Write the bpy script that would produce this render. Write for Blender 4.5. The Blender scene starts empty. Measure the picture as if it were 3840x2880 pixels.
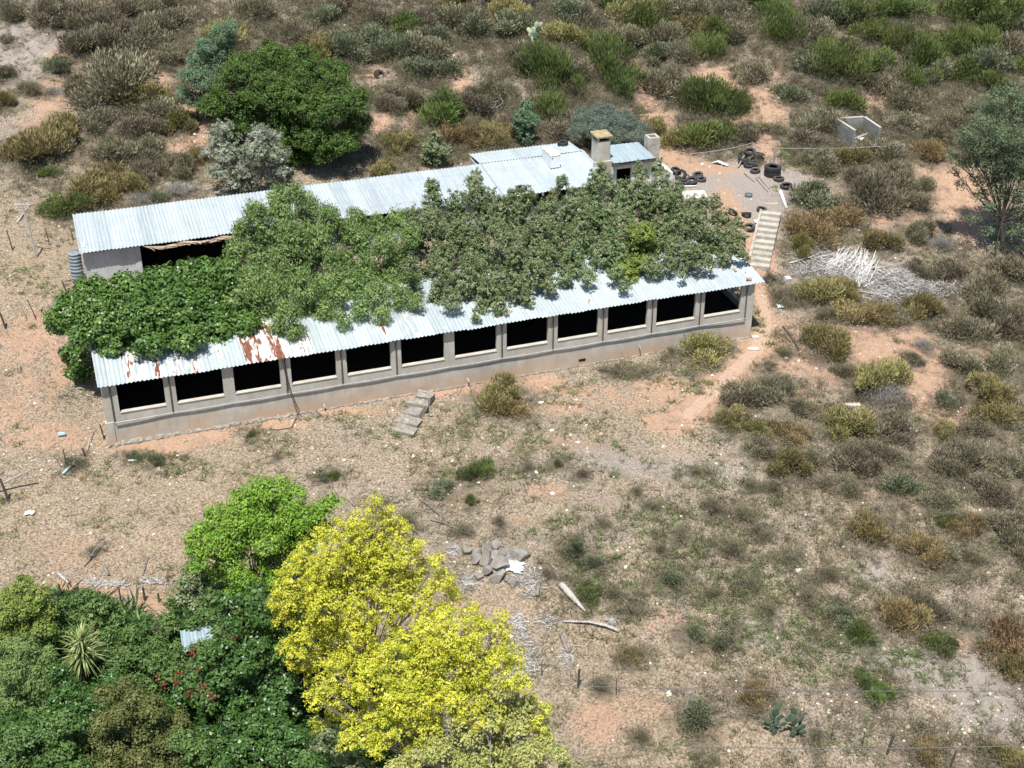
import bpy, math, random
import numpy as np
from math import sin, cos, pi, radians
from mathutils import Vector, Matrix
random.seed(7)
rng = np.random.default_rng(7)
sc = bpy.context.scene
COL = sc.collection

# ------------------------------------------------------------------ camera
F_PX, PITCH, ROLL = 5355.738, 0.5325576, 0.0029573
CAM = np.array([20.436, -62.171, 38.941])
TH = 0.330541
_fw = np.array([0, cos(PITCH), -sin(PITCH)]); _r = np.array([1.0, 0, 0]); _u = np.cross(_r, _fw)
_r2 = cos(ROLL) * _r + sin(ROLL) * _u
_u2 = -sin(ROLL) * _r + cos(ROLL) * _u
cd = bpy.data.cameras.new("camera"); cam = bpy.data.objects.new("camera", cd); COL.objects.link(cam)
cd.sensor_width = 36.0; cd.lens = F_PX / 3840 * 36.0; cd.clip_start = 0.5; cd.clip_end = 3000
m = Matrix(((_r2[0], _u2[0], -_fw[0], CAM[0]), (_r2[1], _u2[1], -_fw[1], CAM[1]), (_r2[2], _u2[2], -_fw[2], CAM[2]), (0, 0, 0, 1)))
cam.matrix_world = m
sc.camera = cam

# ------------------------------------------------------------------ light
SUN_EL = radians(69)
SUN_TO = np.array([-0.22, -0.976])           # horizontal direction towards the sun
sd = bpy.data.lights.new("sun", 'SUN'); sun = bpy.data.objects.new("sun", sd); COL.objects.link(sun)
sd.energy = 4.6; sd.angle = radians(0.5); sd.color = (1.0, 0.965, 0.91)
dv = Vector((SUN_TO[0] * cos(SUN_EL), SUN_TO[1] * cos(SUN_EL), sin(SUN_EL)))
sun.rotation_euler = dv.to_track_quat('Z', 'Y').to_euler(); sun.location = (0, 0, 80)
w = bpy.data.worlds.new("World"); sc.world = w; w.use_nodes = True
wn = w.node_tree.nodes; wl = w.node_tree.links
sky = wn.new('ShaderNodeTexSky'); sky.sky_type = 'NISHITA'; sky.sun_disc = False
sky.sun_elevation = SUN_EL; sky.sun_rotation = math.atan2(SUN_TO[0], SUN_TO[1]); sky.altitude = 200
bg = wn['Background']; bg.inputs[1].default_value = 0.08
wl.new(sky.outputs[0], bg.inputs[0])
sc.view_settings.view_transform = 'Standard'; sc.view_settings.look = 'None'
sc.view_settings.exposure = 0.46; sc.view_settings.gamma = 1.0
sc.cycles.max_bounces = 5; sc.cycles.diffuse_bounces = 2; sc.cycles.glossy_bounces = 2
sc.cycles.transmission_bounces = 3; sc.cycles.transparent_max_bounces = 4

# ------------------------------------------------------------------ frames and terrain
ct, st = cos(TH), sin(TH)
def W(a, b, z=0.0):
    return np.array([a * ct - b * st, a * st + b * ct, z])
def AB(x, y):
    return x * ct + y * st, -x * st + y * ct
def sm(t): t = np.clip(t, 0, 1); return t * t * (3 - 2 * t)
def ter(x, y):
    x = np.asarray(x, float); y = np.asarray(y, float)
    a, b = AB(x, y)
    zm = np.interp(b, [-400, -80, -45, 0, 6, 10.8, 21, 26, 60, 200, 700], [-60, -13, -7.6, -1.42, -0.7, 1.3, 1.35, 2.3, 12.6, 58, 200])
    zr = np.interp(b, [-400, -80, -45, 0, 12, 26, 60, 200, 700], [-60, -13, -7.6, -1.5, 1.0, 3.2, 12.6, 58, 200])
    zl = np.interp(b, [-400, -80, -45, 0, 13, 21, 26, 60, 200, 700], [-60, -13, -7.6, -1.25, 1.15, 1.7, 2.6, 12.6, 58, 200])
    wr = sm((a - 43.5) / 5.0); wll = sm((-0.8 - a) / 3.0)
    z = zm * (1 - wr) + zr * wr
    z = z * (1 - wll) + zl * wll
    n = (0.30 * np.sin(x * 0.31 + 1.3 + 0.5 * np.sin(y * 0.23)) * np.cos(y * 0.27 + 0.7)
         + 0.13 * np.sin(x * 0.83 + y * 0.51) * np.cos(y * 0.77 - x * 0.35 + 2)
         + 0.035 * np.sin(x * 2.3 + 1.1 * np.sin(y * 1.7)) + 0.03 * np.sin(y * 2.9 + 1.3 * np.sin(x * 1.9)))
    # calm near the buildings and yard
    da = np.maximum(np.maximum(-1 - a, a - 44), 0); db = np.maximum(np.maximum(-1.5 - b, b - 20.5), 0)
    k = sm(np.hypot(da, db) / 7.0)
    z = z + n * (0.06 + 0.94 * k)
    # a gully on the slope at the right and a small terrace lip
    g = np.exp(-((x - (56 - 0.35 * (y - 2))) / 2.2) ** 2) * sm((y + 12) / 6) * sm((14 - y) / 6)
    z = z - 0.7 * g
    return z
def ray(px, py):
    X = (px * 3840 / 2212 - 1920) / F_PX; Y = (1440 - py * 3840 / 2212) / F_PX
    return _fw + X * _r2 + Y * _u2
def G(px, py, up=0.0):
    """point of the ground seen at this place of the picture"""
    d = ray(px, py); t = 40.0; 
    ts = np.arange(45, 260, 0.5)
    P = CAM[None, :] + d[None, :] * ts[:, None]
    h = P[:, 2] - ter(P[:, 0], P[:, 1]) - up
    i = int(np.argmax(h < 0)); 
    if h[i] >= 0: i = len(ts) - 1
    t = ts[i - 1] + 0.5 * h[i - 1] / (h[i - 1] - h[i] + 1e-9)
    p = CAM + d * t
    return np.array([p[0], p[1], float(ter(p[0], p[1])) + up])
def atb(px, py, b):
    n = np.array([-st, ct, 0]); d = ray(px, py); t = (b - CAM @ n) / (d @ n)
    return CAM + d * t
def aty(px, py, y):
    d = ray(px, py); return CAM + d * ((y - CAM[1]) / d[1])
def mpp(P):                                   # metres per picture unit (2212 wide) at a point
    return float((P - CAM) @ _fw) / (F_PX * 2212 / 3840)

# ------------------------------------------------------------------ object helpers
def tag(o, label=None, cat=None, group=None, kind=None):
    if label: o['label'] = label
    if cat: o['category'] = cat
    if group: o['group'] = group
    if kind: o['kind'] = kind
    return o
def empty(name, loc=(0, 0, 0), rz=0.0):
    o = bpy.data.objects.new(name, None); COL.objects.link(o); o.location = Vector([float(v) for v in loc]); o.rotation_euler = (0, 0, rz); o.empty_display_size = 0.2
    return o
def link(name, me, parent=None, loc=None, rot=None, scale=None):
    o = bpy.data.objects.new(name, me); COL.objects.link(o)
    if parent is not None: o.parent = parent
    if loc is not None: o.location = Vector([float(v) for v in loc])
    if rot is not None: o.rotation_euler = rot
    if scale is not None: o.scale = scale
    return o
class MB:
    def __init__(s): s.v = []; s.f = []; s.smooth = False
    def add(s, vs, fs):
        n = len(s.v); s.v.extend([tuple(float(c) for c in p) for p in vs]); s.f.extend([tuple(i + n for i in f) for f in fs]); return s
    def box(s, x0, x1, y0, y1, z0, z1):
        v = [(x0, y0, z0), (x1, y0, z0), (x1, y1, z0), (x0, y1, z0), (x0, y0, z1), (x1, y0, z1), (x1, y1, z1), (x0, y1, z1)]
        return s.add(v, [(0, 3, 2, 1), (4, 5, 6, 7), (0, 1, 5, 4), (1, 2, 6, 5), (2, 3, 7, 6), (3, 0, 4, 7)])
    def hexa(s, v):  # 8 corners, bottom ring then top ring
        return s.add(v, [(0, 3, 2, 1), (4, 5, 6, 7), (0, 1, 5, 4), (1, 2, 6, 5), (2, 3, 7, 6), (3, 0, 4, 7)])
    def tube(s, pts, rad, n=8, cap=True):
        pts = [Vector([float(c) for c in p]) for p in pts]
        if not hasattr(rad, '__len__'): rad = [rad] * len(pts)
        base = len(s.v); up = Vector((0.13, 0.21, 0.97))
        for i, p in enumerate(pts):
            t = (pts[min(i + 1, len(pts) - 1)] - pts[max(i - 1, 0)])
            t = t.normalized() if t.length > 1e-9 else Vector((0, 0, 1))
            x = t.cross(up)
            if x.length < 1e-3: x = t.cross(Vector((1, 0, 0)))
            x.normalize(); y = t.cross(x)
            for k in range(n):
                q = p + (x * cos(2 * pi * k / n) + y * sin(2 * pi * k / n)) * rad[i]; s.v.append(tuple(q))
        for i in range(len(pts) - 1):
            for k in range(n):
                s.f.append((base + i * n + k, base + i * n + (k + 1) % n, base + (i + 1) * n + (k + 1) % n, base + (i + 1) * n + k))
        if cap:
            s.f.append(tuple(base + k for k in range(n))[::-1]); e = base + (len(pts) - 1) * n; s.f.append(tuple(e + k for k in range(n)))
        return s
    def lathe(s, prof, n=28, M=None):      # closed profile ring of (r, z)
        base = len(s.v); m_ = len(prof)
        for k in range(n):
            c, q = cos(2 * pi * k / n), sin(2 * pi * k / n)
            for (r, z) in prof: s.v.append((r * c, r * q, z))
        for k in range(n):
            for j in range(m_):
                s.f.append((base + k * m_ + j, base + ((k + 1) % n) * m_ + j, base + ((k + 1) % n) * m_ + (j + 1) % m_, base + k * m_ + (j + 1) % m_))
        return s
    def mesh(s, name, mat=None, smooth=False, bevel=0):
        me = bpy.data.meshes.new(name); me.from_pydata(s.v, [], s.f); me.update()
        if mat: me.materials.append(mat)
        if smooth: me.polygons.foreach_set('use_smooth', [True] * len(me.polygons))
        return me
    def obj(s, name, mat=None, parent=None, smooth=False, bevel=0.0, **k):
        o = link(name, s.mesh(name, mat, smooth), parent, **k)
        if bevel:
            b = o.modifiers.new('bevel', 'BEVEL'); b.width = bevel; b.segments = 2; b.limit_method = 'ANGLE'
        return o

def np_mesh(name, V, mat, tint=None, tri=False):
    """V: (N,4,3) quads or (N,3,3) triangles"""
    N, k = V.shape[0], V.shape[1]
    me = bpy.data.meshes.new(name)
    me.vertices.add(N * k); me.vertices.foreach_set('co', V.reshape(-1).astype(np.float32))
    me.loops.add(N * k); me.loops.foreach_set('vertex_index', np.arange(N * k, dtype=np.int32))
    me.polygons.add(N); me.polygons.foreach_set('loop_start', np.arange(0, N * k, k, dtype=np.int32))
    me.polygons.foreach_set('loop_total', np.full(N, k, dtype=np.int32))
    if tint is not None:
        at = me.attributes.new('tint', 'FLOAT', 'FACE'); at.data.foreach_set('value', tint.astype(np.float32))
    me.materials.append(mat); me.update(calc_edges=True)
    return me

# ------------------------------------------------------------------ materials
def newmat(name):
    m = bpy.data.materials.new(name); m.use_nodes = True
    nt = m.node_tree; b = nt.nodes['Principled BSDF']; return m, nt, b
def N(nt, t, **k):
    n = nt.nodes.new(t)
    for a, v in k.items(): setattr(n, a, v)
    return n
def ramp(nt, fac, stops, interp='LINEAR'):
    r = N(nt, 'ShaderNodeValToRGB'); r.color_ramp.interpolation = interp
    e = r.color_ramp.elements
    while len(e) < len(stops): e.new(0.5)
    for i, (p, c) in enumerate(stops): e[i].position = p; e[i].color = (c[0], c[1], c[2], 1) if hasattr(c, '__len__') else (c, c, c, 1)
    if fac is not None: nt.links.new(fac, r.inputs[0])
    return r.outputs[0]
def mix(nt, fac, a, b, blend='MIX'):
    n = N(nt, 'ShaderNodeMix', data_type='RGBA', blend_type=blend)
    for i, v in ((0, fac), (6, a), (7, b)):
        if isinstance(v, (int, float)): n.inputs[i].default_value = v
        elif isinstance(v, tuple): n.inputs[i].default_value = (*v, 1)
        else: nt.links.new(v, n.inputs[i])
    return n.outputs[2]
def noise(nt, vec, scale, detail=4, rough=0.55, dist=0.0):
    n = N(nt, 'ShaderNodeTexNoise'); n.inputs['Scale'].default_value = scale; n.inputs['Detail'].default_value = detail
    n.inputs['Roughness'].default_value = rough; n.inputs['Distortion'].default_value = dist
    if vec is not None: nt.links.new(vec, n.inputs['Vector'])
    return n.outputs['Fac']
def mapping(nt, vec, scale=(1, 1, 1), loc=(0, 0, 0)):
    n = N(nt, 'ShaderNodeMapping'); n.inputs['Scale'].default_value = scale; n.inputs['Location'].default_value = loc
    nt.links.new(vec, n.inputs['Vector']); return n.outputs[0]
def coord(nt, which='Object'): return N(nt, 'ShaderNodeTexCoord').outputs[which]
def math_(nt, op, a, b=None, c=None):
    n = N(nt, 'ShaderNodeMath', operation=op)
    for i, v in enumerate((a, b, c)):
        if v is None: continue
        if isinstance(v, (int, float)): n.inputs[i].default_value = v
        else: nt.links.new(v, n.inputs[i])
    return n.outputs[0]
def bump(nt, b, h, strength=0.4, dist=0.03):
    n = N(nt, 'ShaderNodeBump'); n.inputs['Strength'].default_value = strength; n.inputs['Distance'].default_value = dist
    nt.links.new(h, n.inputs['Height']); nt.links.new(n.outputs[0], b.inputs['Normal'])

def simple(name, c1, c2, scale=4, rough=0.8, bmp=0.3, metallic=0.0, c3=None, spec=0.3):
    m, nt, b = newmat(name); v = coord(nt)
    f = noise(nt, v, scale, 6, 0.65)
    st_ = [(0.32, c1), (0.68, c2)] if c3 is None else [(0.28, c1), (0.55, c2), (0.72, c3)]
    nt.links.new(ramp(nt, f, st_), b.inputs['Base Color'])
    b.inputs['Roughness'].default_value = rough; b.inputs['Metallic'].default_value = metallic
    b.inputs['Specular IOR Level'].default_value = spec
    if bmp: bump(nt, b, noise(nt, v, scale * 5, 5, 0.7), bmp, 0.02)
    return m

def foliage(name, stops, transl=0.25, rough=0.55, vary=0.12, spec=0.35):
    """stops: first is the twig colour, the rest leaf colours along tint 0..1"""
    m, nt, b = newmat(name)
    at = N(nt, 'ShaderNodeAttribute', attribute_name='tint')
    n = len(stops) - 1
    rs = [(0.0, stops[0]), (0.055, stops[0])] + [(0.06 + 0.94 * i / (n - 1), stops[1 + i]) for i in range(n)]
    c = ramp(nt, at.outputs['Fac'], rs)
    oi = N(nt, 'ShaderNodeObjectInfo')
    hs = N(nt, 'ShaderNodeHueSaturation')
    nt.links.new(math_(nt, 'MULTIPLY_ADD', oi.outputs['Random'], vary * 0.22, 0.5 - vary * 0.03), hs.inputs['Hue'])
    nt.links.new(math_(nt, 'MULTIPLY_ADD', oi.outputs['Random'], vary * 2.2, 1 - vary * 1.1), hs.inputs['Value'])
    nt.links.new(c, hs.inputs['Color'])
    nt.links.new(hs.outputs[0], b.inputs['Base Color'])
    b.inputs['Roughness'].default_value = rough; b.inputs['Specular IOR Level'].default_value = spec
    tr = N(nt, 'ShaderNodeBsdfTranslucent'); nt.links.new(hs.outputs[0], tr.inputs['Color'])
    mx = N(nt, 'ShaderNodeMixShader'); mx.inputs[0].default_value = transl
    nt.links.new(b.outputs[0], mx.inputs[1]); nt.links.new(tr.outputs[0], mx.inputs[2])
    nt.links.new(mx.outputs[0], nt.nodes['Material Output'].inputs['Surface'])
    return m

# ------------------------------------------------------------------ soil map: bare patches as (x, y, rx, ry, strength) read off the picture, laid on the ground
SOIL = [(1645,640,10,30,1.9),(1652,690,10,30,1.9),(1645,735,12,18,1.9),(1618,765,17,16,2.0),(1592,795,17,16,2.0),(1566,822,18,15,2.0),(1538,850,20,14,1.9),(1508,874,24,12,1.8),(1470,893,28,10,1.6),(1420,905,34,9,1.3),(260,150,50,16,.8),(330,205,22,55,1),(345,175,30,20,.8),(415,255,30,70,1),(430,290,26,40,1),(395,320,70,20,.8),(140,130,40,25,.9),(120,200,50,40,.8),
 (75,270,50,45,.5),(205,320,60,18,.6),(810,145,28,30,1),(822,262,18,30,.9),(985,170,24,28,1),(1000,192,20,22,1),(892,245,20,40,.9),(1060,45,40,15,.8),(955,145,26,14,.6),(1180,95,22,14,.9),
 (1255,140,30,12,.9),(1385,185,26,45,1.1),(1405,215,34,30,1.1),(1425,260,30,36,1.1),(1440,300,30,40,1.1),(1455,340,50,26,.9),(1530,165,60,26,.8),(1560,185,36,30,.9),(1385,70,24,50,.7),
 (1655,215,36,60,1),(1680,150,26,40,.6),(1640,290,36,50,.9),(1540,365,60,14,.7),(1500,360,50,18,.8),(1580,470,26,60,1.1),(1600,500,24,50,1),(1630,280,40,20,.8),(1600,255,40,20,.7),
 (1890,215,40,22,.8),(1790,30,36,24,.7),(1800,65,26,20,.7),(2060,405,70,45,1.05),(2010,395,50,24,.8),(1900,470,30,26,.7),(1985,480,40,30,.8),(2075,460,40,60,.8),(2000,520,60,20,.7),
 (1655,560,20,40,.9),(1645,640,16,60,1.1),(1655,700,20,50,1.1),(1625,755,26,32,1.25),(1590,795,28,28,1.25),(1550,835,34,26,1.25),(1500,880,46,26,1.25),(1450,915,60,20,.9),
 (1380,870,110,26,.5),(1290,850,90,24,.55),(1200,880,80,20,.6),(1430,840,60,30,.8),(1180,830,60,20,.8),(1715,760,80,45,1),(1720,700,90,30,.45),(1790,790,60,36,.95),(1870,735,60,26,1.1),(1900,760,80,30,1.1),
 (1975,740,44,40,1.1),(2010,790,50,34,1.2),(2000,845,44,46,1.2),(2035,870,40,30,1),(2060,900,36,30,.8),(2090,770,50,20,.7),(2140,770,26,30,.7),(1700,850,60,20,.7),
 (330,962,90,14,1.25),(420,940,80,12,1.1),(560,915,100,12,.9),(720,885,100,10,.8),(880,850,90,12,1.0),(1000,835,80,14,1.0),(60,730,80,60,.65),(50,830,60,50,.5),(95,870,30,40,.5),(20,900,50,60,.6),(130,800,40,60,.6),
 (110,940,110,34,.6),(2100,1010,30,20,.5),(2120,1130,26,24,.6),(1960,1080,30,26,.6),(1880,1070,40,16,.6),(1180,1060,60,20,.6),(1000,1080,60,20,.45),(1100,1120,80,30,.4),(1480,980,120,26,.35),(1230,960,120,26,.4),
 (2070,1390,40,26,.6),(1000,1310,50,30,.55),(1450,1330,80,30,.4),(1380,1530,110,40,.5),(1300,1560,70,60,.6),(210,1270,120,10,.9),(330,1300,40,22,.9),(160,1200,120,40,.35),(1700,960,40,20,.4),(1840,930,26,16,.5),(1330,1100,90,40,.3)]
GREY = [(55,110,95,70,.9),(1560,395,160,55,.75),(1600,430,120,50,.7),(1700,385,60,30,.6),(1270,1150,160,60,.35),(1340,1000,200,40,.5),(1500,1010,160,50,.5),(1980,1430,160,30,.9),(2100,1480,140,30,.9),(2150,1530,100,60,.8),
 (1880,1240,60,50,.6),(1640,1370,70,30,.6),(1350,1090,90,40,.4),(1120,1040,130,40,.3),(1870,600,150,45,.9),(1720,650,60,30,.5),(60,20,40,30,.4),(40,280,60,60,.4),(1630,1040,80,50,.4),(1560,1240,80,40,.35),(780,1060,160,40,.35),(1900,1540,150,30,.4)]
STRAW = [(60,560,130,60,.9),(60,620,150,30,1),(80,500,100,60,.6),(170,960,120,40,.6),(300,1060,300,60,.7),(120,1100,200,60,.7),(260,1180,220,60,.8),(500,1000,300,40,.5),(1300,1390,120,60,.7),(1330,1500,130,60,.8),(1500,1420,120,40,.5),(1450,1600,200,60,.7),(1100,1300,100,60,.7),(330,420,90,20,.5)]
def patches(lst):
    out = []
    for (cx, cy, rx, ry, s) in lst:
        c = G(cx, cy); ex = G(cx + rx, cy) - c; ey = G(cx, cy - ry) - c
        out.append((c[0], c[1], max(np.hypot(ex[0], ex[1]), .2), max(np.hypot(ey[0], ey[1]), .2), s))
    return out
def field(pt, x, y, sharp=1.0):
    r = np.zeros_like(x)
    for (cx, cy, rx, ry, s) in pt:
        d2 = ((x - cx) / rx) ** 2 + ((y - cy) / ry) ** 2
        r = np.maximum(r, s * np.exp(-np.minimum(d2, 30) ** 1.3 * 0.62))
    return r
PATH = [(1645 + dx, y_, 11, 14, 1) for (dx, y_) in ((0,640),(3,655),(6,670),(8,685),(9,700),(6,715),(0,730),(-8,745))] + [(1637 - k * 9.2, 752 + k * 9.0, 13, 10, 1) for k in range(17)]
pP = patches(PATH)
pS, pG, pT = patches(SOIL), patches(GREY), patches(STRAW)

def axis(lo, hi, step, far):
    mid = np.arange(lo, hi, step); e = []; d = step; x = lo
    while x > -far: d *= 1.35; x -= d; e.append(x)
    f = []; d = step; x = mid[-1]
    while x < far: d *= 1.35; x += d; f.append(x)
    return np.concatenate([np.array(e[::-1]), mid, np.array(f)])
gx = axis(-34, 82, 0.3, 500); gy = axis(-40, 60, 0.3, 500)
XX, YY = np.meshgrid(gx, gy); ZZ = ter(XX, YY)
ZZ = ZZ + (rng.random(ZZ.shape) - 0.5) * 0.035
nx, ny = len(gx), len(gy)
V = np.stack([XX, YY, ZZ], -1).reshape(-1, 3)
ii = (np.arange(ny - 1)[:, None] * nx + np.arange(nx - 1)[None, :]).reshape(-1)
Fq = np.stack([ii, ii + 1, ii + nx + 1, ii + nx], -1)
me = bpy.data.meshes.new('ground')
me.vertices.add(len(V)); me.vertices.foreach_set('co', V.reshape(-1).astype(np.float32))
me.loops.add(Fq.size); me.loops.foreach_set('vertex_index', Fq.reshape(-1).astype(np.int32))
me.polygons.add(len(Fq)); me.polygons.foreach_set('loop_start', np.arange(0, Fq.size, 4, dtype=np.int32)); me.polygons.foreach_set('loop_total', np.full(len(Fq), 4, dtype=np.int32))
me.polygons.foreach_set('use_smooth', np.ones(len(Fq), dtype=bool))
for nm, pt in (('soil', pS), ('dust', pG), ('straw', pT), ('path', pP)):
    at = me.attributes.new(nm, 'FLOAT', 'POINT'); at.data.foreach_set('value', field(pt, XX, YY).reshape(-1).astype(np.float32))
me.update(calc_edges=True)
def ground_mat():
    m, nt, b = newmat('dry_hillside_soil'); v = coord(nt)
    soil = N(nt, 'ShaderNodeAttribute', attribute_name='soil').outputs['Fac']
    dust = N(nt, 'ShaderNodeAttribute', attribute_name='dust').outputs['Fac']
    straw = N(nt, 'ShaderNodeAttribute', attribute_name='straw').outputs['Fac']
    nB = noise(nt, v, 0.35, 5, 0.6); nM = noise(nt, v, 1.6, 6, 0.7, 0.4); nF = noise(nt, v, 9.0, 5, 0.75); nV = noise(nt, v, 30.0, 3, 0.7)
    litter = ramp(nt, nF, [(0.36, (0.10, 0.08, 0.06)), (0.45, (0.29, 0.235, 0.175)), (0.54, (0.47, 0.39, 0.30)), (0.64, (0.66, 0.57, 0.46))])
    orange = ramp(nt, nF, [(0.28, (0.40, 0.23, 0.145)), (0.5, (0.60, 0.395, 0.27)), (0.72, (0.74, 0.54, 0.41))])
    dustc = ramp(nt, nF, [(0.3, (0.32, 0.265, 0.225)), (0.5, (0.46, 0.40, 0.35)), (0.7, (0.58, 0.52, 0.46))])
    strawc = ramp(nt, nF, [(0.38, (0.23, 0.165, 0.11)), (0.5, (0.49, 0.37, 0.25)), (0.62, (0.69, 0.57, 0.42))])
    base = mix(nt, ramp(nt, nB, [(0.4, 0.0), (0.62, 0.5)]), litter, strawc)
    base = mix(nt, math_(nt, 'MULTIPLY', straw, 0.9), base, strawc)
    dm = math_(nt, 'ADD', dust, math_(nt, 'MULTIPLY_ADD', nM, 1.2, -0.62))
    base = mix(nt, ramp(nt, dm, [(0.25, 0.0), (0.55, 1.0)]), base, dustc)
    sm_ = math_(nt, 'ADD', soil, math_(nt, 'MULTIPLY_ADD', nM, 1.9, -0.92))
    sm_ = math_(nt, 'ADD', sm_, math_(nt, 'MULTIPLY_ADD', nF, 1.5, -0.75))
    sm_ = math_(nt, 'ADD', sm_, -0.06)
    base = mix(nt, ramp(nt, sm_, [(0.30, 0.0), (0.52, 1.0)]), base, orange)
    pt_ = N(nt, 'ShaderNodeAttribute', attribute_name='path').outputs['Fac']
    pc = ramp(nt, nF, [(0.3, (0.58, 0.385, 0.265)), (0.7, (0.76, 0.56, 0.43))])
    pm_ = math_(nt, 'ADD', pt_, math_(nt, 'MULTIPLY_ADD', nM, 0.9, -0.45))
    base = mix(nt, ramp(nt, pm_, [(0.40, 0.0), (0.60, 0.92)]), base, pc)
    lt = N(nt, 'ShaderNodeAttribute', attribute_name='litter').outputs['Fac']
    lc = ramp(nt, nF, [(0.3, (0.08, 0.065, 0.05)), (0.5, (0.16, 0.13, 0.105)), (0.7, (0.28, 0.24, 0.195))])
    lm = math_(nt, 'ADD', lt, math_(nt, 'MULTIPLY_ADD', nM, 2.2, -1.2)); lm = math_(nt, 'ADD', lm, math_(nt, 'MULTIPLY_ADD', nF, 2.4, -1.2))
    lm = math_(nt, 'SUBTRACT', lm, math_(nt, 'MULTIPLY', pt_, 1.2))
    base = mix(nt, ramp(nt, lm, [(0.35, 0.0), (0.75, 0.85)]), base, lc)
    # small dark plant litter flecks
    fl = ramp(nt, noise(nt, v, 8.0, 4, 0.75), [(0.58, 0.0), (0.64, 1.0)])
    base = mix(nt, math_(nt, 'MULTIPLY', fl, 0.4), base, (0.13, 0.11, 0.075))
    gr = math_(nt, 'MULTIPLY', ramp(nt, nM, [(0.5, 0.0), (0.65, 0.5)]), ramp(nt, noise(nt, v, 0.22, 3, .5), [(0.42, 0.0), (0.6, 1.0)]))
    base = mix(nt, math_(nt, 'MULTIPLY', gr, math_(nt, 'SUBTRACT', 1.0, pt_)), base, (0.24, 0.235, 0.15))
    nt.links.new(base, b.inputs['Base Color']); b.inputs['Roughness'].default_value = 0.95; b.inputs['Specular IOR Level'].default_value = 0.1
    h = math_(nt, 'ADD', math_(nt, 'MULTIPLY', nF, 1.0), math_(nt, 'MULTIPLY', nM, 0.9)); h = math_(nt, 'ADD', h, math_(nt, 'MULTIPLY', nV, 0.5))
    bump(nt, b, h, 0.9, 0.16)
    return m
me.materials.append(ground_mat())
tag(link('ground', me), kind='structure')

# ------------------------------------------------------------------ building materials
def roof_mat(name, rust=0.0, rust_spans=(), worn=0.0, sheet=0.86, tint=(0.54, 0.62, 0.645)):
    m, nt, b = newmat(name); v = coord(nt)
    sx = N(nt, 'ShaderNodeSeparateXYZ'); nt.links.new(v, sx.inputs[0]); X = sx.outputs[0]
    idx = math_(nt, 'FLOOR', math_(nt, 'DIVIDE', X, sheet))
    wn_ = N(nt, 'ShaderNodeTexWhiteNoise', noise_dimensions='1D'); nt.links.new(idx, wn_.inputs['W'])
    c = mix(nt, wn_.outputs['Value'], tuple(t * 0.86 for t in tint), tuple(min(1, t * 1.10) for t in tint))
    vs = mapping(nt, v, (7.0, 0.6, 1))
    st1 = noise(nt, vs, 1.0, 5, 0.7)
    c = mix(nt, ramp(nt, st1, [(0.42, 0.0), (0.70, 0.50)]), c, (0.74, 0.78, 0.79))
    c = mix(nt, ramp(nt, noise(nt, v, 0.9, 5, 0.7), [(0.46, 0.0), (0.72, 0.35)]), c, (0.42, 0.47, 0.50))
    sy = sx.outputs[1]
    lap = math_(nt, 'PINGPONG', math_(nt, 'ADD', sy, math_(nt, 'MULTIPLY', wn_.outputs['Value'], 0.12)), 1.45)
    c = mix(nt, ramp(nt, lap, [(0.0, 0.55), (0.03, 0.0)]), c, (0.24, 0.27, 0.29))
    edge = math_(nt, 'FRACT', math_(nt, 'DIVIDE', X, sheet)); c = mix(nt, ramp(nt, edge, [(0.0, 0.55), (0.045, 0.0)]), c, (0.22, 0.26, 0.28))
    c = mix(nt, ramp(nt, noise(nt, mapping(nt, v, (9.0, 0.35, 1), (5, 2, 0)), 1.0, 4, 0.7), [(0.55, 0.0), (0.75, 0.6)]), c, (0.36, 0.36, 0.35))
    if rust_spans:
        msk = None
        for (x0, x1, s) in rust_spans:
            k = math_(nt, 'MULTIPLY', math_(nt, 'GREATER_THAN', X, x0), math_(nt, 'LESS_THAN', X, x1)); k = math_(nt, 'MULTIPLY', k, s)
            msk = k if msk is None else math_(nt, 'MAXIMUM', msk, k)
        rn = noise(nt, mapping(nt, v, (3.0, 0.55, 1), (3, 1, 0)), 1.0, 5, 0.62, 0.3)
        white = ramp(nt, math_(nt, 'ADD', rn, math_(nt, 'MULTIPLY', msk, 0.30)), [(0.60, 0.0), (0.64, 1.0)])
        c = mix(nt, white, c, (0.80, 0.78, 0.75))
        rs = ramp(nt, math_(nt, 'ADD', rn, math_(nt, 'MULTIPLY', msk, 0.19)), [(0.675, 0.0), (0.695, 1.0)])
        rc = ramp(nt, noise(nt, v, 5, 4, 0.7), [(0.35, (0.21, 0.07, 0.04)), (0.65, (0.36, 0.17, 0.11))])
        c = mix(nt, rs, c, rc)
    if rust:
        rn = noise(nt, mapping(nt, v, (2.0, 1.0, 1), (9, 4, 0)), 1.0, 6, 0.7)
        c = mix(nt, ramp(nt, rn, [(0.64, 0.0), (0.74, rust)]), c, (0.62, 0.45, 0.34))
    nt.links.new(c, b.inputs['Base Color']); b.inputs['Roughness'].default_value = 0.42; b.inputs['Metallic'].default_value = 0.25
    b.inputs['Specular IOR Level'].default_value = 0.4
    bump(nt, b, noise(nt, v, 3.0, 3, 0.5), 0.15, 0.03)
    return m
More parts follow.
